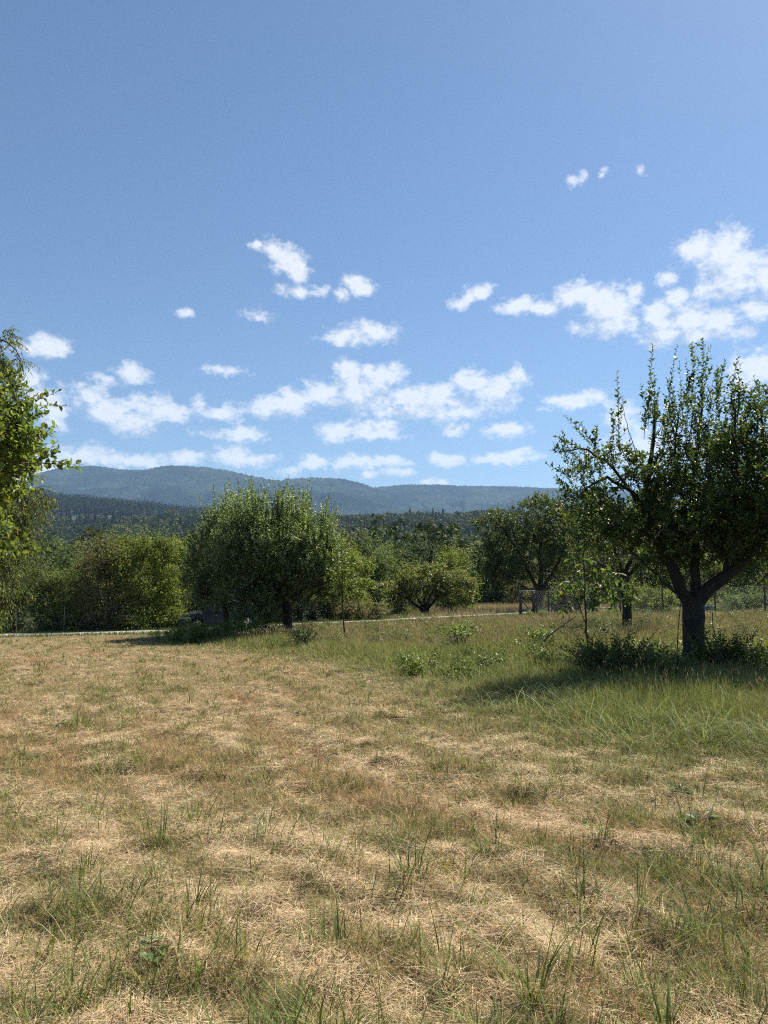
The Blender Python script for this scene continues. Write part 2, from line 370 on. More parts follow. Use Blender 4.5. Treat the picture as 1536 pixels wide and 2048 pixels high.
# ------------------------------------------------------------------ far mountains
def mountain(name, prof_px, Y0, depth, seed, step, spike, c1, c2, xr, ymin):
    px = np.array(prof_px, float)
    r_ = np.array([at(a, b, Y0) for a, b in px]); hx, hz = r_[:, 0], r_[:, 2]
    xs = np.arange(xr[0], xr[1], step); ys = np.concatenate([np.arange(ymin, Y0+150, step*1.4), np.arange(Y0+150, Y0+depth*1.4, 90)])
    X, Y = np.meshgrid(xs, ys, indexing='ij'); x, y = X.ravel(), Y.ravel()
    H = np.interp(x, hx, hz)
    t = np.where(y < Y0, (Y0-y)/(Y0-ymin), (y-Y0)/(depth*1.4))
    rid = (fbm(x/420, y/650, seed=seed, o=5)-.5); rid2 = np.abs(fbm(x/330+7, y/900, seed=seed+9, o=4)-.5)
    z = H*(np.cos(np.clip(t, 0, 1)*np.pi)*.5+.5)
    z = z + (rid*260 - rid2*480+20)*sst(t, .04, .35)*(1-sst(t, .8, 1.))
    z = z - 40*sst(t, .8, 1.)
    z = np.minimum(z, H*(1-.3*sst(t, 0, .3)))
    rg = np.random.default_rng(seed)
    z = z + spike*rg.random(len(x))**2.2*(.4+fbm(x/90, y/90, seed=seed+3, o=2)) + (fbm(x/60, y/60, seed=seed+5, o=3)-.5)*22*sst(t, .01, .1)
    ny = len(ys); i = (np.arange(len(xs)-1)[:, None]*ny + np.arange(ny-1)[None]).ravel()
    m, k = newmat(name+'_forest'); tcn = k.n('ShaderNodeTexCoord'); vec = tcn.outputs['Object']
    a_ = k.noise(vec, .0035, 6, .65); b_ = k.noise(k.v('MULTIPLY', vec, (1,1,3)), .03, 4, .7)
    cc = k.mix(k.ss(a_.outputs[0], .42, .6), (*c1, 1), (*c2, 1))
    cc = k.mix(k.ss(b_.outputs[0], .35, .7), k.mix(1., cc, (.45,.5,.55,1), 'MULTIPLY'), k.mix(1., cc, (1.5,1.45,1.3,1), 'MULTIPLY'))
    p = k.n('ShaderNodeBsdfPrincipled'); k.link(cc, p.inputs['Base Color']); p.inputs['Roughness'].default_value = 1
    p.inputs['Specular IOR Level'].default_value = 0
    o = k.n('ShaderNodeOutputMaterial'); k.link(p.outputs[0], o.inputs[0])
    ob = mesh(name, np.stack([x, y, z], 1), np.stack([i, i+ny, i+ny+1, i+1], 1), m)
    return tag(ob, kind='structure')
mountain('mountain', [(-700,1010),(-300,990),(0,968),(60,957),(110,945),(150,937),(190,935),(230,940),(270,943),(300,943),(325,937),(345,934),(380,936),(420,938),(450,942),(480,950),(510,956),(540,962),(565,965),(590,961),(620,959),(660,959),(690,962),(720,969),(745,978),(790,990),(850,1003),(950,1012),(1100,1020),(1600,1030)],
         4800, 1500, 71, 9, 13, (.010,.018,.015), (.034,.047,.032), (-4600, 1500), 2500)
mountain('mountain', [(400,1040),(560,1000),(650,988),(700,981),(745,978),(780,975),(810,972),(870,972),(920,975),(1030,978),(1100,980),(1180,984),(1300,992),(1420,1000),(1600,1005),(2200,1020)],
         5400, 1400, 83, 10, 14, (.010,.018,.015), (.034,.047,.032), (-900, 5200), 2900)
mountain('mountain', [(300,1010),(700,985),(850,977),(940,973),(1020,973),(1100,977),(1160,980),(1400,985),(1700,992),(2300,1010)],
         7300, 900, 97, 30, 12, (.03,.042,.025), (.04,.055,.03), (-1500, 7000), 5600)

# ------------------------------------------------------------------ forest templates
def tmpl_broad(rg, nb, per, size, asp=1.15, card=1.0):
    """unit tree: height about 1, crown radius about .36"""
    V = []; Cc = []
    for b in range(nb):
        th = rg.uniform(0, 2*np.pi); ph = rg.uniform(-.35, 1)
        rr = rg.uniform(.72, 1.0); q = math.sqrt(max(0, 1-ph*ph))
        c = np.array([math.cos(th)*q*.34*rr, math.sin(th)*q*.34*rr, .62+ph*.34*rr])
        br = rg.uniform(.07, .13)
        d = nrm(rg.normal(size=(per, 3)) + [0, 0, .35]); pos = c + d*br*rg.uniform(.6, 1.1, (per, 1))
        nn = nrm(d + rg.normal(size=(per, 3))*.22); t1 = nrm(np.cross(nn, rg.normal(size=(per, 3)))); t2 = np.cross(nn, t1)
        s = size*rg.uniform(.6, 1.3, (per, 1))
        V.append(np.stack([pos-t1*s, pos-t2*s*.7, pos+t1*s, pos+t2*s*.7], 1).reshape(-1, 3))
        Cc.append(np.full((per*4, 1), rg.uniform(.75, 1.25))*rg.uniform(.85, 1.15, (per*4, 1)))
    V = np.concatenate(V); return V, np.arange(len(V)).reshape(-1, 4), np.concatenate(Cc)
def tmpl_conifer(rg, tiers, per):
    V = []
    for k in range(tiers):
        f = k/(tiers-1); z = .12+.88*f; r = .19*(1-f)**.85+.012
        th = np.linspace(0, 2*np.pi, per, endpoint=False)+rg.uniform(0, 6)
        rr = r*rg.uniform(.7, 1.25, per); wd = 3.2*r/per
        d = np.stack([np.cos(th), np.sin(th), 0*th], 1); s = np.stack([-np.sin(th), np.cos(th), 0*th], 1)
        top = np.array([0, 0, z+.05])
        tip = d*rr[:, None]+[0, 0, z-.05]
        mid = d*rr[:, None]*.55+[0, 0, z+.01]
        V.append(np.stack([np.broadcast_to(top, tip.shape), mid+s*wd, tip, mid-s*wd], 1).reshape(-1, 3))
    V = np.concatenate(V); return V, np.arange(len(V)).reshape(-1, 4), rg.uniform(.8, 1.2, (len(V), 1))
def place(tmpls, pos, hgt, wid, colr, rg, which=None):
    mb = MB(); which = rg.integers(0, len(tmpls), len(pos)) if which is None else which
    for t, (V, Q, c) in enumerate(tmpls):
        ii = np.where(which == t)[0]
        if not len(ii): continue
        an = rg.uniform(0, 2*np.pi, len(ii)); ca, sa = np.cos(an)[:, None], np.sin(an)[:, None]
        h_, w_ = hgt[ii][:, None], (hgt*wid)[ii][:, None]
        X = (V[None, :, 0]*ca - V[None, :, 1]*sa)*w_ + pos[ii, 0][:, None]
        Y = (V[None, :, 0]*sa + V[None, :, 1]*ca)*w_ + pos[ii, 1][:, None]
        Z = V[None, :, 2]*h_ + pos[ii, 2][:, None]
        C_ = colr[ii][:, None, :]*c[None]
        nv = len(V); QQ = (Q[None] + (np.arange(len(ii))*nv)[:, None, None]).reshape(-1, 4)
        mb.add(np.stack([X, Y, Z], -1).reshape(-1, 3), QQ, C_.reshape(-1, 3))
    return mb
rg = np.random.default_rng(4)
BR = [tmpl_broad(rg, 34, 18, .028) for _ in range(4)]
BRL = [tmpl_broad(rg, 24, 13, .042) for _ in range(4)]
CO = [tmpl_conifer(rg, 12, 9) for _ in range(3)]
def scatter(x0, y0, y1, sp, rg, fx=.62):
    ys = np.arange(y0, y1, sp*.9); P_ = []
    for y in ys:
        w_ = fx*y+15; xs = np.arange(-w_, w_, sp); P_.append(np.stack([xs, np.full(len(xs), y)], 1))
    P_ = np.concatenate(P_); P_ += rg.uniform(-.45, .45, P_.shape)*sp; return P_
GREENS = np.array([[.042,.064,.022],[.055,.08,.025],[.032,.052,.02],[.068,.085,.03],[.08,.085,.035]])
def forest(name, y0, y1, sp, label, tb, seed, hmin, hmax, conf=.3):
    rg = np.random.default_rng(seed)
    P_ = scatter(0, y0, y1, sp, rg); x, y = P_.T
    pos = np.stack([x, y, ground(x, y)-.5], 1)
    cz = fbm(x/70, y/70, seed=seed, o=2) + rg.uniform(-.15, .15, len(x))
    con = cz > (1-conf)*.62+.14
    h_ = rg.uniform(hmin, hmax, len(x))*(.8+.4*fbm(x/40, y/40, seed=seed+1, o=2))
    h_ = h_*np.where(con, 1.15, 1.)
    wid = rg.uniform(.85, 1.25, len(x))
    col = GREENS[rg.integers(0, 5, len(x))]*rg.uniform(.75, 1.2, (len(x), 1))
    col[con] = np.array([.018,.034,.018])*rg.uniform(.8, 1.3, (con.sum(), 1))
    which = np.where(con, rg.integers(0, 3, len(x)), 3+rg.integers(0, len(tb), len(x)))
    mb = place(CO+tb, pos, h_, wid, col, rg, which)
    o = mb.build(name, M_FOREST); return tag(o, label, 'forest', None, 'stuff')
forest('forest', 118, 330, 7.5, 'mixed broadleaf wood filling the valley just beyond the orchard bushes', BR, 51, 13, 19, .18)
forest('forest', 330, 960, 11.5, 'dark mixed wood climbing the low opposite slope below the blue mountains', BRL, 52, 17, 25, .26)
# conifer hill
rg = np.random.default_rng(61)
xs_, ys_ = np.meshgrid(np.arange(-1150, 1050, 8.), np.arange(1330, 1540, 8.)); x = xs_.ravel()+rg.uniform(-4, 4, xs_.size); y = ys_.ravel()+rg.uniform(-4, 4, xs_.size)
pos = np.stack([x, y, ground(x, y)-1], 1); h_ = rg.uniform(15, 22, len(x))*(.8+.35*fbm(x/60, y/60, seed=62, o=2))
brd = rg.random(len(x)) < .08+.55*sst(x, -420, -150)
cc_ = np.where(brd[:, None], np.array([[.04,.06,.024]]), np.array([[.02,.036,.02]]))*rg.uniform(.7, 1.3, (len(x), 1)); h_ = np.where(brd, h_*.9, h_)
mb = place([tmpl_conifer(rg, 7, 7) for _ in range(3)]+[tmpl_broad(rg, 13, 6, .07) for _ in range(3)], pos, h_, rg.uniform(.9, 1.3, len(x)), cc_, rg, np.where(brd, 3, 0)+rg.integers(0, 3, len(x)))
tag(mb.build('conifer_forest', M_FOREST), 'spruce forest with pointed tops covering the long ridge below the left mountain', 'forest', None, 'stuff')

# ------------------------------------------------------------------ tree builder
def pl(px_list, D, dofs=None):
    """polyline from picture points, at distance D plus offsets"""
    dofs = dofs if dofs is not None else [0]*len(px_list)
    return np.array([at(a, b, D+d) for (a, b), d in zip(px_list, dofs)])
def smooth_line(P_, n):
    P_ = np.asarray(P_, float); t = np.arange(len(P_)); tt = np.linspace(0, len(P_)-1, n)
    out = np.zeros((n, 3)); 
    for j, q in enumerate(tt):
        i = min(int(q), len(P_)-2); f = q-i
        p0, p1, p2, p3 = P_[max(i-1, 0)], P_[i], P_[i+1], P_[min(i+2, len(P_)-1)]
        out[j] = .5*((2*p1)+(-p0+p2)*f+(2*p0-5*p1+4*p2-p3)*f*f+(-p0+3*p1-3*p2+p3)*f**3)
    return out
class Tree:
    def __init__(s, seed): s.rg = np.random.default_rng(seed); s.wood = MB(); s.tw = MB(); s.nodes = []; s.lc = []; s.ld = []; s.ln = []; s.lL = []; s.trunk = MB()
    def limb(s, pts, r0, r1, sides=8, n=14, main=False, wob=.02):
        L = smooth_line(pts, n); L[1:-1] += s.rg.normal(size=(n-2, 3))*wob
        (s.trunk if main else s.wood).tube(L, np.linspace(r0, r1, n)*(1+s.rg.uniform(-.06, .06, n)), sides); s.nodes += list(L[2:]); return L
    def twig(s, p, d, L, nl, leaf, droop=0., spread=.9, updir=.3, r=.004):
        """leafy shoot"""
        rg = s.rg; n = 5; t = np.linspace(0, 1, n)[:, None]; d = nrm(d)
        side = rg.normal(size=3)*.12
        pts = p + d*L*t + side*L*t*t + np.array([0, 0, -droop])*L*t*t
        s.tw.tube(pts, np.linspace(r, r*.4, n), 3)
        u = (np.arange(nl)+.5)/nl; u = .12+.88*u
        idx = u*(n-1); i0 = np.minimum(idx.astype(int), n-2); f = (idx-i0)[:, None]
        c = pts[i0]*(1-f)+pts[i0+1]*f
        tang = nrm(pts[i0+1]-pts[i0])
        ang = np.arange(nl)*2.4+rg.uniform(0, 6)
        a = nrm(np.cross(tang, [.3, .5, .81])); b = np.cross(tang, a)
        rad = a*np.cos(ang)[:, None]+b*np.sin(ang)[:, None]
        ld = nrm(rad*spread + tang*.55 + np.array([0, 0, updir-droop*.8]) + rg.normal(size=(nl, 3))*.2)
        ln = nrm(np.array([0, 0, .9]) + tang*.5 + rg.normal(size=(nl, 3))*.65)
        s.lc.append(c); s.ld.append(ld); s.ln.append(ln); s.lL.append(leaf*rg.uniform(.65, 1.15, nl)*(1-.35*(u > .9)))
    def shoot(s, p0, p1, leaf, dens=22, r=.01, side=True):
        """long upright water shoot with leaves and short side twigs"""
        p0 = np.array(p0); p1 = np.array(p1); L = np.linalg.norm(p1-p0); d = (p1-p0)/L
        s.twig(p0, d, L, int(L*dens), leaf, 0, .8, .35, r)
        if side:
            for f in np.arange(.05, .72, .12/max(L, .5)):
                q = p0+d*L*f; s.twig(q, d*1.1+nrm(s.rg.normal(size=3))*.7, s.rg.uniform(.1, .3), 5, leaf*.9, 0, .8, .2, .003)
    def fill(s, ells, n, D, noise_s=.9, thr=.36, k=3, L=(.2,.45), nl=9, leaf=.065, up=.5, out=.5, rnd=.6, droop=0., spread=.9, updir=.2, shell=.55, conn=True, rtw=.004):
        """ells: (px,py,rx_px,ry_px,depth_offset,depth_radius)"""
        rg = s.rg; A = []; C0 = []
        wts = np.array([e[2]*e[3]*e[5]**.5 for e in ells], float); wts /= wts.sum()
        while len(A) < n:
            e = ells[rg.choice(len(ells), p=wts)]; c = at(e[0], e[1], D+e[4]); m_ = (D+e[4])/F
            r = rg.random()**(1/3); r = shell + (1-shell)*r if rg.random() < .6 else r
            v = nrm(rg.normal(size=3))*r; p = c + v*np.array([e[2]*m_, e[5], e[3]*m_])
            if vn(*[np.array([q/noise_s]) for q in p], seed=77)[0]*.6 + rg.random()*.4 < thr: continue
            if p[2] < ground(p[0], p[1])+.15: continue
            A.append(p); C0.append(c)
        A = np.array(A); C0 = np.array(C0)
        if conn and len(s.nodes):
            Nn = np.array(s.nodes)
            dd = np.array([np.min(np.linalg.norm(Nn-a, axis=1)) for a in A]); order = np.argsort(dd)
            A = A[order]; C0 = C0[order]
            for a in A:
                j = np.argmin(np.linalg.norm(Nn-a, axis=1)+.25*np.maximum(0, Nn[:, 2]-a[2])); b = Nn[j]; Ld = np.linalg.norm(a-b)
                if Ld < .04: continue
                m1 = b*.6+a*.4+rg.normal(size=3)*.09*Ld+[0, 0, -.06*Ld*(1 if up > 0 else -1)]
                m2 = b*.25+a*.75+rg.normal(size=3)*.06*Ld
                r = min(.006+.014*Ld, .03); s.tw.tube([b, m1, m2, a], [r, r*.8, r*.6, rtw], 4)
                Nn = np.vstack([Nn, m1, m2, a])
        for a, c in zip(A, C0):
            o_ = nrm(a-c)
            for _ in range(k):
                d = o_*out + np.array([0, 0, up]) + rg.normal(size=3)*rnd
                s.twig(a, d, rg.uniform(*L), nl, leaf, droop, spread, updir, rtw)
    def build(s, name, base, label, cat, pal, asp=.58, hi=False, mat=None, group=None, yel=.02, bark=None):
        root = tag(empty(name, base), label, cat, group); rg = s.rg
        if s.trunk.n: s.trunk.build('trunk', bark or M_BARK, root, smooth=True)
        br = MB(); 
        for q in (s.wood, s.tw):
            if q.n: br.add(np.concatenate(q.V), np.concatenate(q.Q))
        if br.n: br.build('branches', M_TWIG if not s.trunk.n else M_BARK, root, smooth=True)
        c, d, n_, L = map(np.concatenate, (s.lc, s.ld, s.ln, s.lL)); m = len(c)
        V, Q, kk = leaves(c, d, n_, L, L*asp*rg.uniform(.85, 1.15, m), hi=hi)
        pal = np.array(pal); f = rg.random((m, 1)); col = pal[0]*(1-f)+pal[1]*f
        cl = vn(c[:, 0]*1.4, c[:, 1]*1.4, c[:, 2]*1.4, seed=9)[:, None]; col = col*(.8+.4*cl)*rg.uniform(.8, 1.2, (m, 1))
        yl = rg.random(m) < yel; col[yl] = np.array([.24,.2,.04])*rg.uniform(.6, 1.2, (yl.sum(), 1))
        if len(pal) > 2:
            sv = rg.random(m) < .16; col[sv] = pal[2]*rg.uniform(.8, 1.2, (sv.sum(), 1))
        mesh('crown', V, Q, mat or M_LEAF, root, np.repeat(col, kk, 0))
        return root

def copse(name, ells, D, nblob, blob_r, per, leaf, pal, label, cat, seed, group=None, stems=4, gap=.0, mat=None, yel=.01, up=.4, base_px=None, skirt=.35):
    """bush or tree made of leaf clumps on an uneven envelope; returns its root"""
    rg = np.random.default_rng(seed); C_ = []; Dn = []; Ls = []; blobs = []
    wts = np.array([e[2]*e[3] for e in ells], float); wts /= wts.sum()
    tries = 0
    while len(blobs) < nblob and tries < nblob*30:
        tries += 1
        e = ells[rg.choice(len(ells), p=wts)]; c = at(e[0], e[1], D+e[4]); m_ = (D+e[4])/F
        v = nrm(rg.normal(size=3)+[0, -.25, .15])*(rg.uniform(.8, 1.02) if rg.random() < .8 else rg.uniform(.2, .8))
        v *= 1+.16*(rg.random()-.3)
        p = c + v*np.array([e[2]*m_, e[5], e[3]*m_])
        if p[2] < ground(p[0], p[1])+.05: continue
        blobs.append((p, nrm(v), m_))
    if skirt:
        for j in range(int(len(blobs)*skirt)):
            p, v, m_ = blobs[rg.integers(0, len(blobs))]; q = p*1.; q[2] = ground(q[0], q[1])+rg.uniform(.05, .9*D/40); q[1] -= rg.uniform(0, .5)
            blobs.append((q, nrm(v*[1, 1, .3]+[0, -.3, 0]), m_))
    lc = []; ldn = []; tint = []
    for p, v, m_ in blobs:
        n = int(per*1.7*rg.uniform(.6, 1.3)); br = blob_r*rg.uniform(.55, 1.35)
        d = nrm(rg.normal(size=(n, 3))+v*.5); pos = p + d*br*rg.uniform(.3, 1.15, (n, 1))*np.array([1, 1, .8])
        # a few leading shoots
        k = rg.random(n) < .2; pos[k] += nrm(v+[0, 0, up]+rg.normal(size=3)*.5+rg.normal(size=(k.sum(), 3))*.15)*br*rg.uniform(.3, 2.3, (k.sum(), 1))
        lc.append(pos); ldn.append(nrm(d+np.array([0, 0, .55])+rg.normal(size=(n, 3))*.5)); tint.append(np.full(n, rg.uniform(.72, 1.25)))
    c = np.concatenate(lc); nn = np.concatenate(ldn); ti = np.concatenate(tint)[:, None]; m = len(c)
    ld = nrm(np.cross(nn, rg.normal(size=(m, 3))))
    L = leaf*rg.uniform(.6, 1.25, m); V, Q, kk = leaves(c, ld, nn, L, L*.62)
    pal = np.array(pal); f = rg.random((m, 1))*.6 + .4*vn(c[:, 0]*.8, c[:, 1]*.8, c[:, 2]*.8, seed=seed)[:, None]
    col = (pal[0]*(1-f)+pal[1]*f)*ti*rg.uniform(.8, 1.2, (m, 1))
    yl = rg.random(m) < yel; col[yl] = np.array([.2,.12,.05])*rg.uniform(.6, 1.2, (yl.sum(), 1))
    e0 = ells[0]; b = at(e0[0], e0[1], D+e0[4]) if base_px is None else at(base_px[0], base_px[1], D)
    b[2] = ground(b[0], b[1]); root = tag(empty(name, b), label, cat, group)
    mesh('crown' if cat == 'tree' else 'foliage', V, Q, mat or M_LEAFD, root, np.repeat(col, kk, 0))
    st = MB()
    for j in range(stems*3):
        q = blobs[rg.integers(0, len(blobs))][0]; s0 = b+np.array([rg.uniform(-.35, .35), rg.uniform(-.3, .3), -.1])*(1 if stems > 1 else .2)
        mid = s0*.5+q*.5+rg.normal(size=3)*.12+np.array([0, 0, .15]); L_ = smooth_line([s0, mid, q], 7)
        r0 = .05 if stems > 1 else .12; st.tube(L_, np.linspace(r0, .01, 7), 5)
    st.build('trunk' if cat == 'tree' else 'stem', M_BARK, root, smooth=True)
    return root

APPLE = [[.04,.068,.018],[.085,.125,.032]]
# ---- right foreground apple tree
D = 14.0; T = Tree(101)
T.limb(pl([(1386,1375),(1386,1320),(1388,1260),(1386,1215),(1384,1190)], D), .2, .185, 14, 12, True, .006)
T.trunk.tube(smooth_line(pl([(1386,1380),(1386,1340),(1387,1325)], D), 4), [.30,.25,.225,.20], 14)
L1 = T.limb(pl([(1384,1215),(1362,1175),(1335,1125),(1316,1080),(1302,1030),(1296,960),(1305,880),(1312,800)], D, [0,.05,.1,.2,.3,.4,.5,.5]), .135, .02, 10, 16, True)
T.limb(pl([(1318,1085),(1285,1015),(1245,968),(1205,955),(1165,985),(1135,1040)], D, [.15,0,-.3,-.6,-.9,-1.1]), .055, .005, 7)
T.limb(pl([(1300,1030),(1265,990),(1225,930),(1180,905),(1140,900),(1112,905)], D, [.3,.1,-.1,-.4,-.7,-.9]), .04, .004, 7)
T.limb(pl([(1296,960),(1270,900),(1252,840),(1244,790)], D, [.4,.3,.2,.1]), .012, .003, 6, wob=.008)
T.limb(pl([(1360,1195),(1335,1168),(1300,1135),(1268,1105),(1240,1090)], D, [0,-.2,-.5,-.8,-1]), .028, .008, 6)
T.limb(pl([(1388,1215),(1393,1130),(1386,1050),(1388,960),(1398,860),(1404,760)], D, [0,.2,.5,.8,.9,1.]), .11, .014, 8, 16, True)
T.limb(pl([(1386,1080),(1365,1000),(1352,920),(1356,840)], D, [.5,0,-.5,-.9]), .05, .01, 7)
T.limb(pl([(1390,1210),(1430,1170),(1475,1130),(1520,1085),(1560,1020),(1590,930),(1600,840)], D, [0,0,.1,.3,.5,.7,.8]), .14, .02, 10, 16, True)
T.limb(pl([(1450,1150),(1466,1060),(1474,960),(1470,860),(1462,790)], D, [.05,-.3,-.7,-.9,-1.]), .06, .01, 7)
T.limb(pl([(1520,1085),(1530,1000),(1526,900),(1524,820)], D, [.3,.1,-.1,-.2]), .05, .01, 7)
T.limb(pl([(1560,1020),(1620,990),(1680,1000),(1720,1060)], D, [.5,.3,0,-.3]), .05, .01, 7)
T.limb(pl([(1386,1120),(1350,1080),(1330,1060),(1300,1080)], D, [.3,-.8,-1.6,-2.2]), .02, .006, 6)
T.limb(pl([(1475,1130),(1440,1060),(1430,1000),(1440,960)], D, [.1,1.,1.8,2.3]), .05, .01, 6)
T.fill([(1405,985,105,110,0,1.7),(1500,985,95,120,0,1.9),(1600,1000,100,120,.3,1.8),(1330,1010,58,75,0,1.3),(1210,955,78,48,-.4,.9),(1185,1040,70,55,-.7,.9),(1300,1080,75,55,-.5,1.2),(1420,1090,115,55,.3,1.5),(1520,1080,70,55,0,1.2)],
       1400, D, noise_s=.5, thr=.48, k=3, leaf=.09, nl=10, L=(.18,.45), up=.6, out=.4, shell=.35)
T.fill([(1350,870,50,50,.2,1.0),(1440,850,60,55,.2,1.2),(1525,870,45,55,.2,1.)], 110, D, noise_s=.6, thr=.5, k=3, leaf=.08, nl=9, up=1., out=.3, rnd=.35)
for (bx, by, tx, ty, dd) in [(1236,900,1243,768,.1),(1225,890,1232,810,.2),(1296,860,1302,703,.4),(1288,880,1290,745,.5),(1310,860,1308,760,.3),(1384,800,1394,656,.9),(1402,800,1416,664,.9),(1372,820,1372,700,.7),(1360,850,1336,752,-.8),(1350,880,1334,795,-.8),
      (1432,820,1444,712,.8),(1440,840,1430,735,-.5),(1462,820,1463,722,-1.),(1475,860,1478,775,-.9),(1515,850,1520,752,-.2),(1524,830,1532,770,-.2),(1545,900,1560,790,.5),(1398,830,1404,720,.5),(1200,905,1150,825,-.5),(1170,900,1106,868,-.8),(1140,905,1102,900,-.9),
      (1150,960,1098,930,-.9),(1150,990,1105,955,-1.),(1190,930,1185,850,-.4),(1410,860,1385,770,.2),(1340,900,1322,820,0),(1450,900,1456,790,0),(1490,900,1498,800,.3),(1590,900,1600,780,.6)]:
    T.shoot(at(bx, by, D+dd), at(tx, ty, D+dd), .1, 28, .006)
for _ in range(24):
    q = T.rg.random(); bx = T.rg.uniform(1300, 1640); by = T.rg.uniform(840, 930); hh_ = T.rg.uniform(60, 150); dd = T.rg.uniform(-1.2, 1.2)
    T.shoot(at(bx, by, D+dd), at(bx+T.rg.normal()*9+(bx-1420)*.06, by-hh_, D+dd), .085, 28, .005, False)
for _ in range(26):
    bx = T.rg.uniform(1130, 1260); by = T.rg.uniform(900, 1000); dd = T.rg.uniform(-1.2, .2)
    T.shoot(at(bx, by, D+dd), at(bx-T.rg.uniform(5, 45), by-T.rg.uniform(10, 50), D+dd), .07, 40, .005, False)
# hanging dead twigs beside the trunk
for (a_, b_) in [((1362,1200),(1355,1335)),((1425,1225),(1432,1275))]:
    T.tw.tube(smooth_line([at(*a_, D-.3), at((a_[0]+b_[0])/2-3, (a_[1]+b_[1])/2, D-.35), at(*b_, D-.3)], 6), .008, 4)
T.build('apple_tree', at(1386, 1345, D), 'large dark apple tree with forked trunk filling the right side of the picture', 'tree', APPLE, yel=.03)

# ---- middle pair of apple trees
D = 29.0; T = Tree(202)
T.limb(pl([(574,1272),(575,1240),(572,1210),(566,1185)], D), .2, .17, 12, 10, True, .01)
T.limb(pl([(570,1195),(545,1165),(520,1120),(500,1060),(492,1000)], D, [0,-.2,-.4,-.3,0]), .12, .02, 8)
T.limb(pl([(572,1195),(590,1150),(600,1090),(598,1020)], D, [0,.3,.5,.6]), .12, .02, 8)
T.limb(pl([(574,1195),(620,1160),(650,1110),(658,1050)], D, [0,-.2,-.3,-.2]), .1, .02, 8)
T.limb(pl([(572,1190),(560,1130),(556,1060),(556,1000)], D, [0,-.8,-1.2,-1.]), .09, .02, 8)
T.limb(pl([(568,1195),(530,1180),(490,1178),(450,1195)], D, [0,-1,-1.6,-2]), .06, .015, 6)
T.fill([(552,1115,90,76,0,2.2),(630,1132,52,66,0,1.8),(496,1122,66,76,0,1.9),(575,1172,92,42,0,2.),(655,1165,34,38,-.3,1.2),(470,1205,34,18,-.8,1.2),(535,1208,36,14,-.8,1.),(535,1222,26,16,-1,.7),(474,1222,10,14,-1,.4)], 1250, D, thr=.4, noise_s=.8, k=4, leaf=.1, nl=14, L=(.4,.85), up=1.15, out=.5, rnd=.35, shell=.45, rtw=.006)
for _ in range(150):
    tx = T.rg.choice([428,441,455,473,486,500,514,527,548,558,571,584,597,608,619,632,646,661,676,690])+T.rg.normal()*3.2; top = np.interp(tx, [425,450,500,560,620,660,690], [1040,985,965,965,975,1010,1060])+T.rg.uniform(0, 40)**1.; sp = T.rg.uniform(-1.6, 1.6)
    T.shoot(at(tx*.85+.15*560, top+95, D+sp*.8), at(tx, top, D+sp), .095, 30, .007, False)
for (tx, ty) in [(473,955),(483,962),(500,946),(513,958),(526,973),(492,975),(548,958),(555,972),(570,961),(582,972),(597,961),(607,985),(618,964),(612,975),(661,993),(645,1014),(537,990),(508,968),(667,1012),(676,1050),(630,1010),(690,1060),(560,965),(652,1005)]:
    sp = T.rg.uniform(-.9, .9)
    for j in range(4):
        o1, o2 = T.rg.normal(size=2)*5; dn_ = 0 if j == 0 else T.rg.uniform(5, 35)
        T.shoot(at(tx*.85+.15*560+o1*1.5, ty+95, D+sp), at(tx+(o1 if j else 0), ty+dn_, D+sp+o2*.04), .1, 34, .008, j < 2)
T.fill([(535,1222,24,16,-1.2,.6),(476,1222,10,16,-1.2,.4),(510,1216,20,8,-1.2,.5)], 60, D, thr=.1, k=3, leaf=.1, nl=11, L=(.2,.45), up=-.5, out=.5, rnd=.5, shell=.3)
T.build('apple_tree', at(575, 1258, D), 'broad bushy apple tree with upright shoots on top in the middle of the picture', 'tree', [[.09,.14,.045],[.155,.215,.08],[.33,.37,.27]], mat=M_LEAF)
D = 31.0; T = Tree(203)
T.limb(pl([(453,1266),(453,1230),(450,1205),(446,1180)], D), .17, .13, 10, 10, True, .01)
T.limb(pl([(448,1195),(430,1150),(425,1090),(432,1020)], D), .08, .02, 7)
T.limb(pl([(448,1195),(465,1140),(470,1080),(462,1010)], D, [0,.5,.8,.8]), .08, .02, 7)
T.limb(pl([(448,1195),(410,1180),(385,1190)], D, [0,-.6,-1.]), .05, .015, 6)
T.fill([(450,1110,50,85,0,1.8),(415,1150,42,62,0,1.6),(478,1140,50,60,.3,1.6),(395,1185,28,28,-.5,1.),(420,1212,45,16,-.9,1.)], 620, D, thr=.4, k=4, leaf=.1, nl=13, L=(.35,.75), up=1., out=.5, rnd=.4, shell=.5, rtw=.006)
for (tx, ty) in [(413,990),(438,970),(451,967),(420,1005),(444,985),(462,972),(405,1030),(430,1000),(468,965)]:
    sp = T.rg.uniform(-.7, .7)
    for j in range(4):
        o1, o2 = T.rg.normal(size=2)*5; dn_ = 0 if j == 0 else T.rg.uniform(5, 35)
        T.shoot(at(tx*.9+.1*445+o1*1.5, ty+85, D+sp), at(tx+(o1 if j else 0), ty+dn_, D+sp+o2*.04), .1, 34, .008, j < 2)
T.build('apple_tree', at(453, 1252, D), 'apple tree left of the bushy middle one with shoots over the dark parked car', 'tree', [[.09,.135,.05],[.155,.205,.09],[.34,.38,.3]])

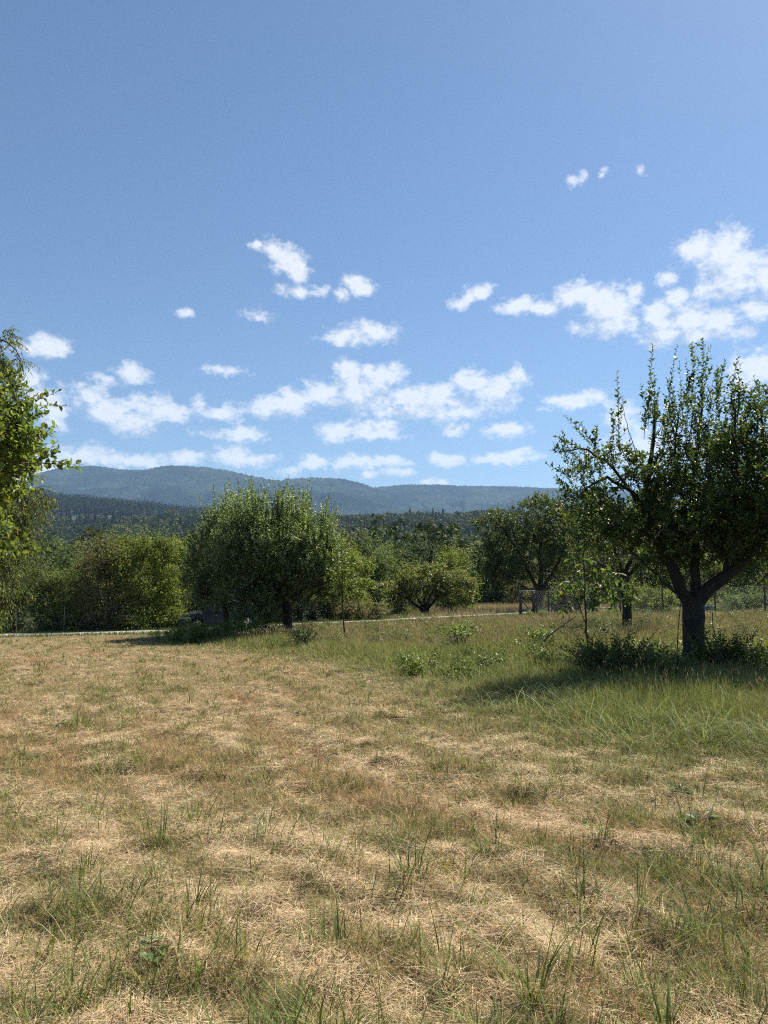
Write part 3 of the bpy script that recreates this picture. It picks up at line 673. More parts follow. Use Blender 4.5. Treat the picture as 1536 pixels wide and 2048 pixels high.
# ---- tree behind, trunk at 1253
D = 27.0; T = Tree(304)
T.limb(pl([(1253,1275),(1254,1230),(1252,1190),(1250,1150)], D), .18, .15, 12, 10, True, .01)
T.limb(pl([(1250,1155),(1235,1110),(1215,1070),(1190,1030)], D), .08, .015, 7)
T.limb(pl([(1250,1155),(1265,1100),(1275,1040),(1270,1000)], D, [0,.4,.8,1.]), .09, .015, 7)
T.limb(pl([(1250,1155),(1290,1120),(1330,1090),(1360,1050)], D, [0,-.3,-.3,0]), .07, .015, 7)
T.limb(pl([(1250,1150),(1210,1130),(1170,1120),(1150,1140)], D, [0,-.8,-1.2,-1.4]), .05, .012, 6)
T.fill([(1210,1080,75,62,0,1.8),(1290,1070,80,70,.3,1.9),(1185,1130,45,35,-.6,1.),(1340,1090,60,50,0,1.5)], 520, D, thr=.4, k=3, leaf=.095, nl=9, L=(.25,.5), up=.3, out=.4, rnd=.6, shell=.4, rtw=.006)
T.build('apple_tree', at(1253, 1258, D), 'thin crowned apple tree whose bare trunk stands left of the big forked trunk', 'tree', [[.05,.075,.028],[.1,.13,.045],[.17,.19,.12]], yel=.05)

# ---- pear tree behind the gate
D = 56.0; T = Tree(405)
T.limb(pl([(1079,1222),(1079,1205),(1080,1188),(1080,1175)], D), .34, .27, 12, 8, True, .02)
T.limb(pl([(1080,1180),(1082,1140),(1080,1100),(1090,1050),(1095,1010)], D, [0,.3,.4,.2,0]), .22, .03, 9)
T.limb(pl([(1078,1185),(1060,1150),(1040,1110),(1020,1075),(995,1045)], D), .17, .03, 8)
T.limb(pl([(1082,1185),(1105,1145),(1125,1105),(1140,1050)], D, [0,-.3,-.6,-.6]), .18, .03, 8)
T.limb(pl([(1040,1110),(1025,1060),(1010,1030)], D), .08, .02, 6)
T.limb(pl([(1078,1190),(1050,1175),(1020,1160),(1000,1165)], D, [0,-1,-1.6,-2]), .08, .02, 6)
T.fill([(1090,1050,75,55,0,3.),(1010,1065,52,45,0,2.2),(985,1050,38,28,0,1.6),(1045,1110,75,48,0,2.6),(1130,1080,60,70,0,2.6),(1020,1140,48,25,-.5,2.)], 900, D, noise_s=1.3, thr=.47, k=4, leaf=.17, nl=9, L=(.3,.7), up=.2, out=.5, rnd=.6, shell=.5, rtw=.01)
T.build('pear_tree', at(1079, 1218, D), 'tall spreading tree with dark branching trunk just behind the wooden garden gate', 'tree', [[.04,.062,.018],[.085,.115,.03]])

# ---- low spreading tree by the lane
D = 51.0; T = Tree(406)
b0 = (850, 1228)
for q in [[b0,(870,1200),(900,1185),(925,1170)],[b0,(848,1195),(845,1160),(850,1140)],[b0,(820,1200),(790,1185),(765,1180)],[b0,(862,1190),(875,1160),(880,1140)],[b0,(835,1195),(815,1165),(800,1150)]]:
    T.limb(pl(q, D, [0,-.2,-.4,-.5]), .12, .02, 7, main=(q[1][0] == 870))
T.fill([(845,1168,50,30,0,2.),(790,1190,38,22,0,1.6),(908,1172,40,26,0,1.6),(862,1148,34,18,0,1.5),(925,1195,22,18,0,1.2)], 520, D, noise_s=1., thr=.47, k=4, leaf=.15, nl=8, L=(.3,.6), up=.4, out=.5, rnd=.6, rtw=.008)
T.build('fruit_tree', at(850, 1228, D), 'low wide fruit tree with olive green crown standing beside the lane', 'tree', [[.11,.135,.04],[.19,.21,.075]], yel=.06)

# ---- young trees in the meadow
D = 15.0; T = Tree(507)
T.limb(pl([(1176,1335),(1173,1270),(1170,1200),(1170,1150),(1165,1110)], D), .022, .008, 7, 12, True, .008)
for q in [[(1172,1250),(1155,1210),(1145,1180)],[(1171,1200),(1205,1190),(1245,1165)],[(1170,1230),(1200,1205),(1235,1185)],[(1170,1180),(1150,1150),(1140,1130)],[(1170,1160),(1195,1140),(1220,1120)]]:
    T.limb(pl(q, D, [0,-.2,-.3]), .01, .004, 5, 8)
T.fill([(1165,1150,42,32,0,.45),(1215,1165,42,30,-.1,.4),(1140,1190,32,22,-.1,.3),(1245,1185,28,18,-.1,.3),(1190,1190,30,20,0,.3)], 74, D, thr=.2, k=1, leaf=.145, nl=6, L=(.12,.25), up=.2, out=.4, rnd=.5, droop=.5, spread=1., updir=-.1)
T.build('young_tree', at(1176, 1335, D), 'slender sapling with big drooping leaves standing in the tall grass', 'tree', [[.05,.085,.02],[.11,.16,.04],[.17,.2,.14]], asp=.5, hi=True)
D = 24.0; T = Tree(508)
T.limb(pl([(690,1290),(687,1240),(684,1180),(684,1120),(683,1065)], D), .03, .008, 7, 12, True, .008)
T.fill([(685,1130,26,48,0,.6),(700,1170,26,24,0,.5),(672,1165,20,24,0,.4)], 95, D, thr=.3, k=2, leaf=.1, nl=6, L=(.15,.4), up=.6, out=.4, rnd=.5, rtw=.004)
T.build('young_tree', at(690, 1285, D), 'thin young tree with loose yellow green leaves right of the bushy middle tree', 'tree', [[.08,.12,.02],[.15,.19,.035]])

# ---- left edge trees
D = 7.5; T = Tree(609)
T.limb(pl([(-330,1640),(-320,1450),(-310,1300),(-300,1200)], D), .16, .13, 12, 8, True)
for q, dz, r in [([(-300,1200),(-200,1050),(-90,960),(0,930),(60,920)], [0,-.3,-.5,-.5,-.5], .035),
             ([(-300,1200),(-220,980),(-110,860),(-20,820),(50,808)], [0,0,.1,.1,.1], .03),
             ([(-300,1200),(-180,1120),(-60,1080),(20,1080)], [0,-.2,-.3,-.3], .03),
             ([(-220,980),(-150,820),(-60,740),(0,690)], [0,.4,.5,.5], .03),
             ([(-90,960),(-30,890),(30,870),(85,868)], [0,-.2,-.3,-.3], .02)]:
    T.limb(pl(q, D, dz), r, .0025, 7, 16, wob=.006)
T.fill([(-60,900,80,110,0,.9),(20,880,50,55,-.1,.4),(-30,820,50,50,.1,.5),(-80,1080,90,50,-.2,.5),(20,935,45,14,-.4,.2)], 420, D, thr=.3, noise_s=.35, k=3, leaf=.072, nl=9, L=(.1,.25), up=.15, out=.4, rnd=.6, spread=1., updir=0)
for (bx, by, tx, ty, dd) in [(40,922,158,928,-.5),(70,922,120,905,-.5),(20,815,118,798,.1),(30,868,98,862,-.3),(40,842,88,826,-.1),(30,1085,95,1108,-.3),(10,1080,55,1060,-.3),(20,905,80,893,-.4),(0,820,60,790,.1),(-10,760,30,745,.4),(0,780,52,768,.3)]:
    [T.shoot(at(bx, by+j*4, D+dd), at(tx, ty+(j-1)*3, D+dd), .072, 34, .004, j == 0) for j in range(2)]
T.build('apple_tree', at(-330, 1640, D), 'apple tree leaning in at the left edge with leafy twigs against the sky', 'tree', [[.085,.125,.03],[.16,.205,.05]], hi=True, yel=.03, asp=.62)
D = 13.0; T = Tree(610)
T.limb(pl([(-260,1420),(-255,1280),(-250,1150),(-240,1000)], D), .17, .1, 12, 8, True)
for q, dz in [([(-240,1050),(-150,960),(-60,940),(20,970),(60,1010)], [0,0,0,0,0]), ([(-240,1000),(-150,820),(-60,720),(0,680),(20,690)], [0,0,.2,.3,.3]),
              ([(-245,1100),(-150,1020),(-60,1020),(0,1060),(20,1140)], [0,-.3,-.5,-.5,-.5]), ([(-240,1000),(-160,880),(-60,820),(0,830)], [0,.5,.6,.6])]:
    T.limb(pl(q, D, dz), .05, .008, 6)
T.fill([(10,1000,78,42,0,1.),(-30,1060,85,60,0,1.),(-50,760,75,95,.3,1.),(5,700,32,42,.3,.5),(-60,900,80,80,.3,1.),(-35,1160,48,70,-.4,.5),(-5,1160,26,66,-.5,.4),(45,990,45,25,0,.5)], 800, D, thr=.3, noise_s=.5, k=4, leaf=.066, nl=9, L=(.15,.4), up=-.35, out=.5, rnd=.5, droop=.6, spread=.6, updir=-.5, shell=.4)
T.build('cherry_tree', at(-260, 1420, D), 'tree with hanging fine leaves behind the leaning branches at the left edge', 'tree', [[.10,.13,.035],[.17,.2,.06]], asp=.42)

# ------------------------------------------------------------------ bushes beyond the lane
GB = 'bushes and small trees along the lane'
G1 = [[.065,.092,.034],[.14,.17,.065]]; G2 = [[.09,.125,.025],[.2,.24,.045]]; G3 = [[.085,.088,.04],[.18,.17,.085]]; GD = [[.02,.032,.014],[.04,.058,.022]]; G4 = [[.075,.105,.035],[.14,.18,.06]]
bs = [ # name, ells, D, nblob, r, per, leaf, pal, label
 ('hedge_shrub', [(10,1185,55,62,0,1.6),(30,1128,24,22,0,.9),(85,1140,20,26,0,.8),(70,1195,55,58,0,1.5),(-40,1170,60,80,0,1.6)], 38.5, 130, .42, 95, .1, G1, 'dark small leaved shrub behind the wire fence at the far left', 'shrub'),
 ('hedge_shrub', [(130,1190,42,50,0,1.4),(110,1225,40,28,-.5,1.)], 39.5, 75, .4, 90, .1, G4, 'grey green shrub between the dark left shrub and the brownish green one', 'shrub'),
 ('hedge_shrub', [(165,1205,25,45,-.3,1.)], 39, 30, .35, 80, .1, G2, 'small bright yellow green shrub left of the brownish bush', 'shrub'),
 ('hawthorn', [(215,1165,48,68,0,1.8),(200,1215,40,38,-.6,1.2),(235,1130,35,30,.2,1.3),(196,1112,18,24,0,.8),(180,1140,20,25,0,.8)], 38.5, 120, .45, 95, .1, G3, 'tall brownish green bush left of the yellow green one', 'shrub'),
 ('hazel_bush', [(300,1160,56,66,0,2.),(270,1140,40,42,0,1.6),(345,1150,35,52,.2,1.5),(290,1112,24,28,0,1.),(255,1100,18,22,.2,.8),(333,1108,17,30,0,.8),(320,1215,45,38,-.3,1.3)], 39.0, 165, .45, 100, .11, G2, 'tall yellow green bush in the middle of the left hedge', 'shrub'),
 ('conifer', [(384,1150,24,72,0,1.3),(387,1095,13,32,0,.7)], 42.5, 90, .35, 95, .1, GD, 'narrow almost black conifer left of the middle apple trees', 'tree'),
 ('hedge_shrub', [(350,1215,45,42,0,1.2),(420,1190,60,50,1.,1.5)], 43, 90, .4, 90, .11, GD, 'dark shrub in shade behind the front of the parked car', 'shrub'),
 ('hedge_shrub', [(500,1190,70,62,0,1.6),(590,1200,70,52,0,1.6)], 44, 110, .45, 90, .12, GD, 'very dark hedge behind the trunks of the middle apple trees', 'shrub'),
 ('hedge_shrub', [(705,1165,42,58,0,1.6),(680,1200,40,42,0,1.4)], 46, 95, .42, 90, .115, G2, 'yellow green bush right of the bushy middle apple tree', 'shrub'),
 ('hedge_shrub', [(735,1225,38,18,0,1.),(700,1228,30,16,-.4,.8)], 43.5, 42, .3, 70, .1, G3, 'low brownish bramble bush at the lane edge left of the low fruit tree', 'shrub'),
 ('hedge_shrub', [(760,1165,40,55,0,2.),(790,1150,45,42,1,2.),(745,1130,30,35,0,1.5)], 56, 105, .55, 85, .15, G4, 'mid green bush rising behind the low wide fruit tree', 'shrub'),
 ('tall_shrub', [(912,1160,26,55,0,1.4),(895,1150,22,40,0,1.2),(930,1185,18,32,0,1.)], 62, 85, .5, 80, .15, G2, 'tall pointed yellow green shrub right of the low wide fruit tree', 'shrub'),
 ('hedge_shrub', [(905,1196,14,22,0,.8)], 58, 22, .3, 70, .13, [[.09,.12,.05],[.15,.18,.08]], 'small pale upright bush at the edge of the dry grass bank', 'shrub'),
 ('hedge_tree', [(985,1165,48,50,0,2.6),(1030,1150,50,58,0,3),(950,1180,25,32,0,2)], 80, 130, .75, 85, .2, [[.045,.065,.02],[.09,.115,.035]], 'rounded dark tree left of the tree behind the gate', 'tree'),
 ('hedge_shrub', [(1050,1185,30,26,0,1.5)], 74, 40, .5, 80, .17, G3, 'small brown green shrub seen left of the gate post', 'shrub'),
 ('hedge_tree', [(1180,1140,60,58,0,2.6),(1230,1120,55,60,0,2.4)], 66, 120, .7, 85, .19, G1, 'rounded tree behind the chain link fence right of the gate', 'tree'),
 ('hedge_tree', [(1310,1140,70,58,0,2.6),(1370,1130,60,60,0,2.4)], 60, 130, .65, 85, .18, G4, 'tree behind the fence hidden partly by the big forked trunk', 'tree'),
 ('hedge_tree', [(1470,1130,70,62,0,2.4),(1550,1120,70,70,0,2.4),(1630,1130,70,70,0,2.4)], 52, 150, .6, 85, .16, G1, 'dark tree behind the chain link fence at the right edge', 'tree'),
 ('garden_shrub', [(1150,1195,40,24,0,1.),(1115,1200,25,18,0,.8)], 47, 55, .3, 75, .11, [[.06,.075,.04],[.11,.13,.08]], 'grey green shrub growing through the fence beside the gate', 'shrub'),
 ('garden_shrub', [(1300,1200,50,22,0,1.)], 43, 50, .3, 75, .1, G2, 'yellowish shrub behind the fence left of the big forked trunk', 'shrub'),
 ('garden_shrub', [(1470,1215,60,14,0,.9),(1540,1210,50,20,0,.9)], 40, 60, .28, 75, .1, [[.08,.12,.05],[.14,.19,.08]], 'low pale leaved plants behind the chain link mesh right of the big trunk', 'shrub'),
]
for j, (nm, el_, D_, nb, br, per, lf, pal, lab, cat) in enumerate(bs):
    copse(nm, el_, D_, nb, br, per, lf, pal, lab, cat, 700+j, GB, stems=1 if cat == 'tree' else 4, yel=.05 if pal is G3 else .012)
# distant single trees between hedge and wood
for j, (px, py, rx, ry, D_, pal, lab) in enumerate([
   (130,1125,45,38,95,G1,'round dark green tree beyond the left hedge'),(60,1110,50,42,110,GD,'dark tree showing above the left hedge beside the hanging branches'),
   (240,1110,40,30,120,G1,'tree top peeping over the brownish bush'),(730,1110,45,35,110,G1,'round tree beyond the yellow green bush right of centre'),
   (820,1115,48,40,100,[[.03,.05,.022],[.06,.085,.035]],'dark tree above the low wide fruit tree'),(905,1125,35,28,115,G1,'tree top behind the tall pointed shrub'),
   (965,1120,40,35,125,G4,'soft green tree beyond the rounded dark tree')]):
    copse('distant_tree', [(px,py,rx,ry,0,rx*D_/F),(px+8,py+ry*.9,rx*.9,ry,0,rx*D_/F)], D_, 70, 1.0*D_/100, 75, .28*D_/100, pal, lab, 'tree', 800+j, 'trees in the valley beyond the lane', stems=1)

# ------------------------------------------------------------------ meadow shrubs and weeds
MW = 'leafy shrubs in the unmown grass'
def weed(name, px, py, D_, rx, ry, n, leaf, pal, label, seed, droop=.1, hi=True):
    b = at(px, py, D_); b[2] = gz(b[0], b[1]); T = Tree(seed); m_ = D_/F
    for j in range(n):
        a = T.rg.uniform(0, 2*np.pi); rr = T.rg.random()**.6
        top = b + np.array([math.cos(a)*rx*m_*rr, math.sin(a)*rx*m_*rr, ry*m_*T.rg.uniform(.6, 1.)])
        L = np.linalg.norm(top-b); s0 = b+np.array([math.cos(a), math.sin(a), 0])*.05
        T.twig(s0, top-s0, L, int(8+L*16), leaf, droop, .9, .1, .006)
    return T.build(name, b, label, 'shrub', pal, hi=hi, group=MW, asp=.6, yel=.01)
BG = [[.09,.14,.03],[.16,.22,.05],[.2,.23,.14]]
weed('shrub', 920, 1300, 20, 38, 62, 34, .1, BG, 'bright leafy shrub in the meadow left of the gate', 901)
weed('shrub', 1083, 1300, 19, 34, 56, 34, .095, BG, 'pale topped leafy shrub in the meadow below the gate', 902)
weed('shrub', 605, 1305, 23, 30, 44, 26, .09, BG, 'small leafy shrub in the grass in front of the middle tree trunk', 903)
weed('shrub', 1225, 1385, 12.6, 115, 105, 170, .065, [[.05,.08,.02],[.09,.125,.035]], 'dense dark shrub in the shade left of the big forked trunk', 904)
weed('shrub', 1330, 1400, 12.0, 45, 75, 46, .075, G4, 'small shrub at the foot of the big trunk on its left', 905)
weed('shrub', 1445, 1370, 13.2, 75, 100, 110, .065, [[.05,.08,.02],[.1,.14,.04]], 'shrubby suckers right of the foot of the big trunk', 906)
weed('shrub', 1545, 1370, 12.5, 55, 75, 40, .07, BG, 'bright green shrub cut by the right edge of the picture', 907)
weed('shrub', 970, 1345, 15, 26, 30, 16, .06, BG, 'low yellow green plant at the edge of the mown strip', 908)
weed('shrub', 785, 1290, 24, 30, 26, 18, .06, [[.13,.14,.03],[.2,.19,.05]], 'yellowish weeds in the meadow right of the thin young tree', 909)
weed('shrub', 1180, 1345, 15.5, 60, 42, 44, .05, [[.06,.09,.025],[.1,.13,.04]], 'bushy weeds around the foot of the big leaved sapling', 910)
# bramble mound
copse('bramble', [(430,1277,68,9,0,1.2),(385,1281,42,8,-.3,.9),(510,1271,50,8,.2,1.),(455,1286,50,6,-.9,.8)], 27.0, 230, .19, 60, .07, [[.10,.15,.035],[.17,.22,.06]],
      'low green bramble mound in front of the parked car', 'shrub', 911, MW, stems=3)
# weeds lying in the mown field
def rosette(px, py, n, L, wd, label, seed, pal):
    b = gat(px, py); b[2] = gz(b[0], b[1]); rg = np.random.default_rng(seed)
    root = tag(empty('weed', b), label, 'weed', 'broad leaved weeds in the mown field')
    an = rg.uniform(0, 2*np.pi, n); c = b + np.stack([np.cos(an), np.sin(an), 0*an], 1)*.02*rg.uniform(.3, 1, (n, 1)) + [0, 0, .02]
    d = np.stack([np.cos(an), np.sin(an), rg.uniform(.25, 1.1, n)], 1)
    st = MB(); cc = []
    for q, e in zip(c, d):
        t_ = q+nrm(e)*L*rg.uniform(.4, .9); st.tube([q, (q+t_)/2+[0, 0, .01], t_], .0018, 4); cc.append(t_)
    st.build('stem', M_TWIG, root)
    V, Q, kk = leaves(np.array(cc), d*[1, 1, .2]+rg.normal(size=(n, 3))*.2, np.tile([0, 0, 1.], (n, 1))+rg.normal(size=(n, 3))*.3, np.full(n, L)*rg.uniform(.7, 1.1, n), np.full(n, wd)*rg.uniform(.8, 1.2, n), .1, True)
    col = np.array(pal)*rg.uniform(.7, 1.25, (n, 1)); mesh('foliage', V, Q, M_LEAF, root, np.repeat(col, kk, 0))
rosette(302, 1935, 13, .055, .05, 'small clover like weed with rounded pale green leaves near the lower left corner', 921, [.16,.23,.08])
rosette(1362, 1588, 22, .06, .035, 'dark green broad leaved weed in the straw at the right', 922, [.06,.12,.03])
rosette(1405, 1660, 14, .07, .03, 'grey green weed with long leaves in the straw lower right', 923, [.13,.18,.11])
rosette(590, 1432, 12, .07, .025, 'green dock weed in the middle of the mown field', 924, [.08,.13,.05])
rosette(110, 1462, 10, .1, .03, 'dark weed on the left of the mown field', 925, [.06,.09,.04])
# fallen dead branch
T = Tree(930); bb = at(1082, 1290, 17); mb = MB()
L = smooth_line(pl([(1078,1293),(1100,1270),(1130,1248),(1152,1232)], 17), 10); mb.tube(L, np.linspace(.022, .008, 10), 6)
for q in [((1110,1262),(1108,1245)),((1125,1252),(1150,1255)),((1138,1243),(1140,1228)),((1130,1248),(1118,1235))]:
    mb.tube(pl([q[0], q[1]], 17), [.01, .004], 4)
tag(mb.build('fallen_branch', M_DEADWOOD, None, loc=tuple(bb)), 'bare dead branch sticking up out of the grass left of the sapling', 'branch')

# ------------------------------------------------------------------ fences and gate
def on_ground(p, h_=0.): return np.array([p[0], p[1], ground(p[0], p[1])+h_])
def fence(name, pts, hgt, label, post_mat, pr, mesh_step=None, wires=(1.,), post_name='post', grp=None, wire_r=.003):
    P_ = [np.array(p) for p in pts]; root = tag(empty(name, on_ground(P_[0])), label, 'fence', grp)
    for p in P_:
        mb = MB(); g0 = on_ground(p); mb.tube([g0-[0, 0, .1], g0+[0, 0, hgt*.5], g0+[0, 0, hgt]], pr, 8); mb.tube([g0+[0,0,hgt-.001], g0+[0, 0, hgt+.01]], [pr, .002], 8)
        mb.build(post_name, post_mat, root)
    mb = MB()
    for a, b in zip(P_[:-1], P_[1:]):
        for f in wires: mb.tube([on_ground(a, hgt*f), on_ground((a+b)/2, hgt*f-.01), on_ground(b, hgt*f)], wire_r, 3)
        if mesh_step:
            Ln = np.linalg.norm(b-a); H = hgt*.97; n = int(Ln/mesh_step)
            for j in range(-int(H/mesh_step), n):
                for sgn in (1, -1):
                    s0, s1 = j*mesh_step, j*mesh_step+H
                    z0, z1 = (0, H) if sgn > 0 else (H, 0)
                    if s0 < 0: z0 += (z1-z0)*(-s0)/H; s0 = 0
                    if s1 > Ln: z1 = z0+(z1-z0)*(Ln-s0)/(s1-s0); s1 = Ln
                    if s1-s0 < .02: continue
                    q0 = a+(b-a)*s0/Ln; q1 = a+(b-a)*s1/Ln
                    mb.tube([on_ground(q0, z0+.02), on_ground(q1, z1+.02)], .0028, 3)
    mb.build('wire_mesh' if mesh_step else 'wire', M_WIRE, root); return root
lf = [at(-160, 1200, 36.0)[:2], at(-60, 1200, 36.2)[:2], at(35, 1200, 36.4)[:2], at(130, 1200, 36.6)[:2], at(213, 1200, 36.8)[:2], at(290, 1200, 37)[:2]]
fence('wire_fence', lf, 1.25, 'thin wire fence on metal posts in front of the left hedge', M_WIRE, .02, None, (.97,.7,.4,.1))
rf = [at(1097, 1200, 44.6)[:2], at(1160, 1200, 43)[:2], at(1240, 1200, 41)[:2], at(1325, 1200, 39)[:2], at(1430, 1200, 37)[:2], at(1530, 1200, 35.5)[:2], at(1640, 1200, 34)[:2]]
fence('chain_link_fence', [at(1073, 1200, 45.0)[:2]]+rf, 1.45, 'chain link fence on dark posts running right from the garden gate', M_POST, .045, .1, (.99,), wire_r=.005)
g1 = on_ground(at(1041, 1200, 45.2)); g2 = on_ground(at(1067, 1200, 45.1)); 
root = tag(empty('garden_gate', (g1+g2)/2), 'weathered wooden garden gate with pale top rail standing beside the lane', 'gate')
H = 1.42
for q in (g1, g2):
    mb = MB(); mb.beam(q-[0, 0, .1], q+[0, 0, H], .16); mb.build('post', M_POST, root)
mb = MB(); mb.beam(g1+[-.09, 0, H+.03], g2+[.09, 0, H+.03], .1, .055); mb.build('top_rail', M_RAIL, root)
mb = MB(); ins = nrm(g2-g1)*.085
mb.beam(g1+ins+[0, -.02, .95], g2-ins+[0, -.02, .95], .05); mb.build('rail', M_POST, root); mb = MB(); mb.beam(g1+ins+[0, -.02, .3], g2-ins+[0, -.02, .3], .05); mb.build('rail', M_POST, root)
mb = MB(); mb.beam(g1+ins+[0, -.06, .92], g2-ins+[0, -.06, .05], .06); mb.build('brace', M_POST, root)
mb = MB()
for j in range(9): 
    f = (j+1)/10; q = (g1+ins)*(1-f)+(g2-ins)*f; mb.tube([q+[0, .02, .1], q+[0, .02, .94]], .003, 3)
for j in range(8): mb.tube([g1+ins+[0, .02, .12+j*.1], g2-ins+[0, .02, .12+j*.1]], .003, 3)
mb.build('wire_mesh', M_WIRE, root)
# wooden pole in the dark hedge left of the car
q = on_ground(at(349, 1200, 38.5)); mb = MB(); mb.beam(q-[0, 0, .1], q+[0, 0, 1.15], .13); tag(mb.build('wooden_post', M_POST, None, loc=tuple(q)), 'grey wooden post in the shade left of the parked car', 'post')
# blue tub behind the fence
q = on_ground(at(1417, 1200, 39.5)); mb = MB(); an = np.linspace(0, 2*np.pi, 24, endpoint=False)
prof_ = [(.24,0),(.27,.1),(.30,.42),(.33,.43),(.33,.47),(.29,.47),(.27,.1),(.0,.08)]
V_ = np.array([[q[0]+r*math.cos(a), q[1]+r*math.sin(a), q[2]+.0+z] for r, z in prof_ for a in an]); i = np.arange(24)
Qs = np.concatenate([np.stack([k*24+i, k*24+(i+1) % 24, (k+1)*24+(i+1) % 24, (k+1)*24+i], 1) for k in range(7)])
mb.add(V_, Qs); tag(mb.build('garden_tub', solid('blue_plastic', (.04,.07,.3), (.05,.09,.36), 5, .4), None, True, tuple(q)), 'blue tub behind the chain link fence right of the big trunk', 'tub')

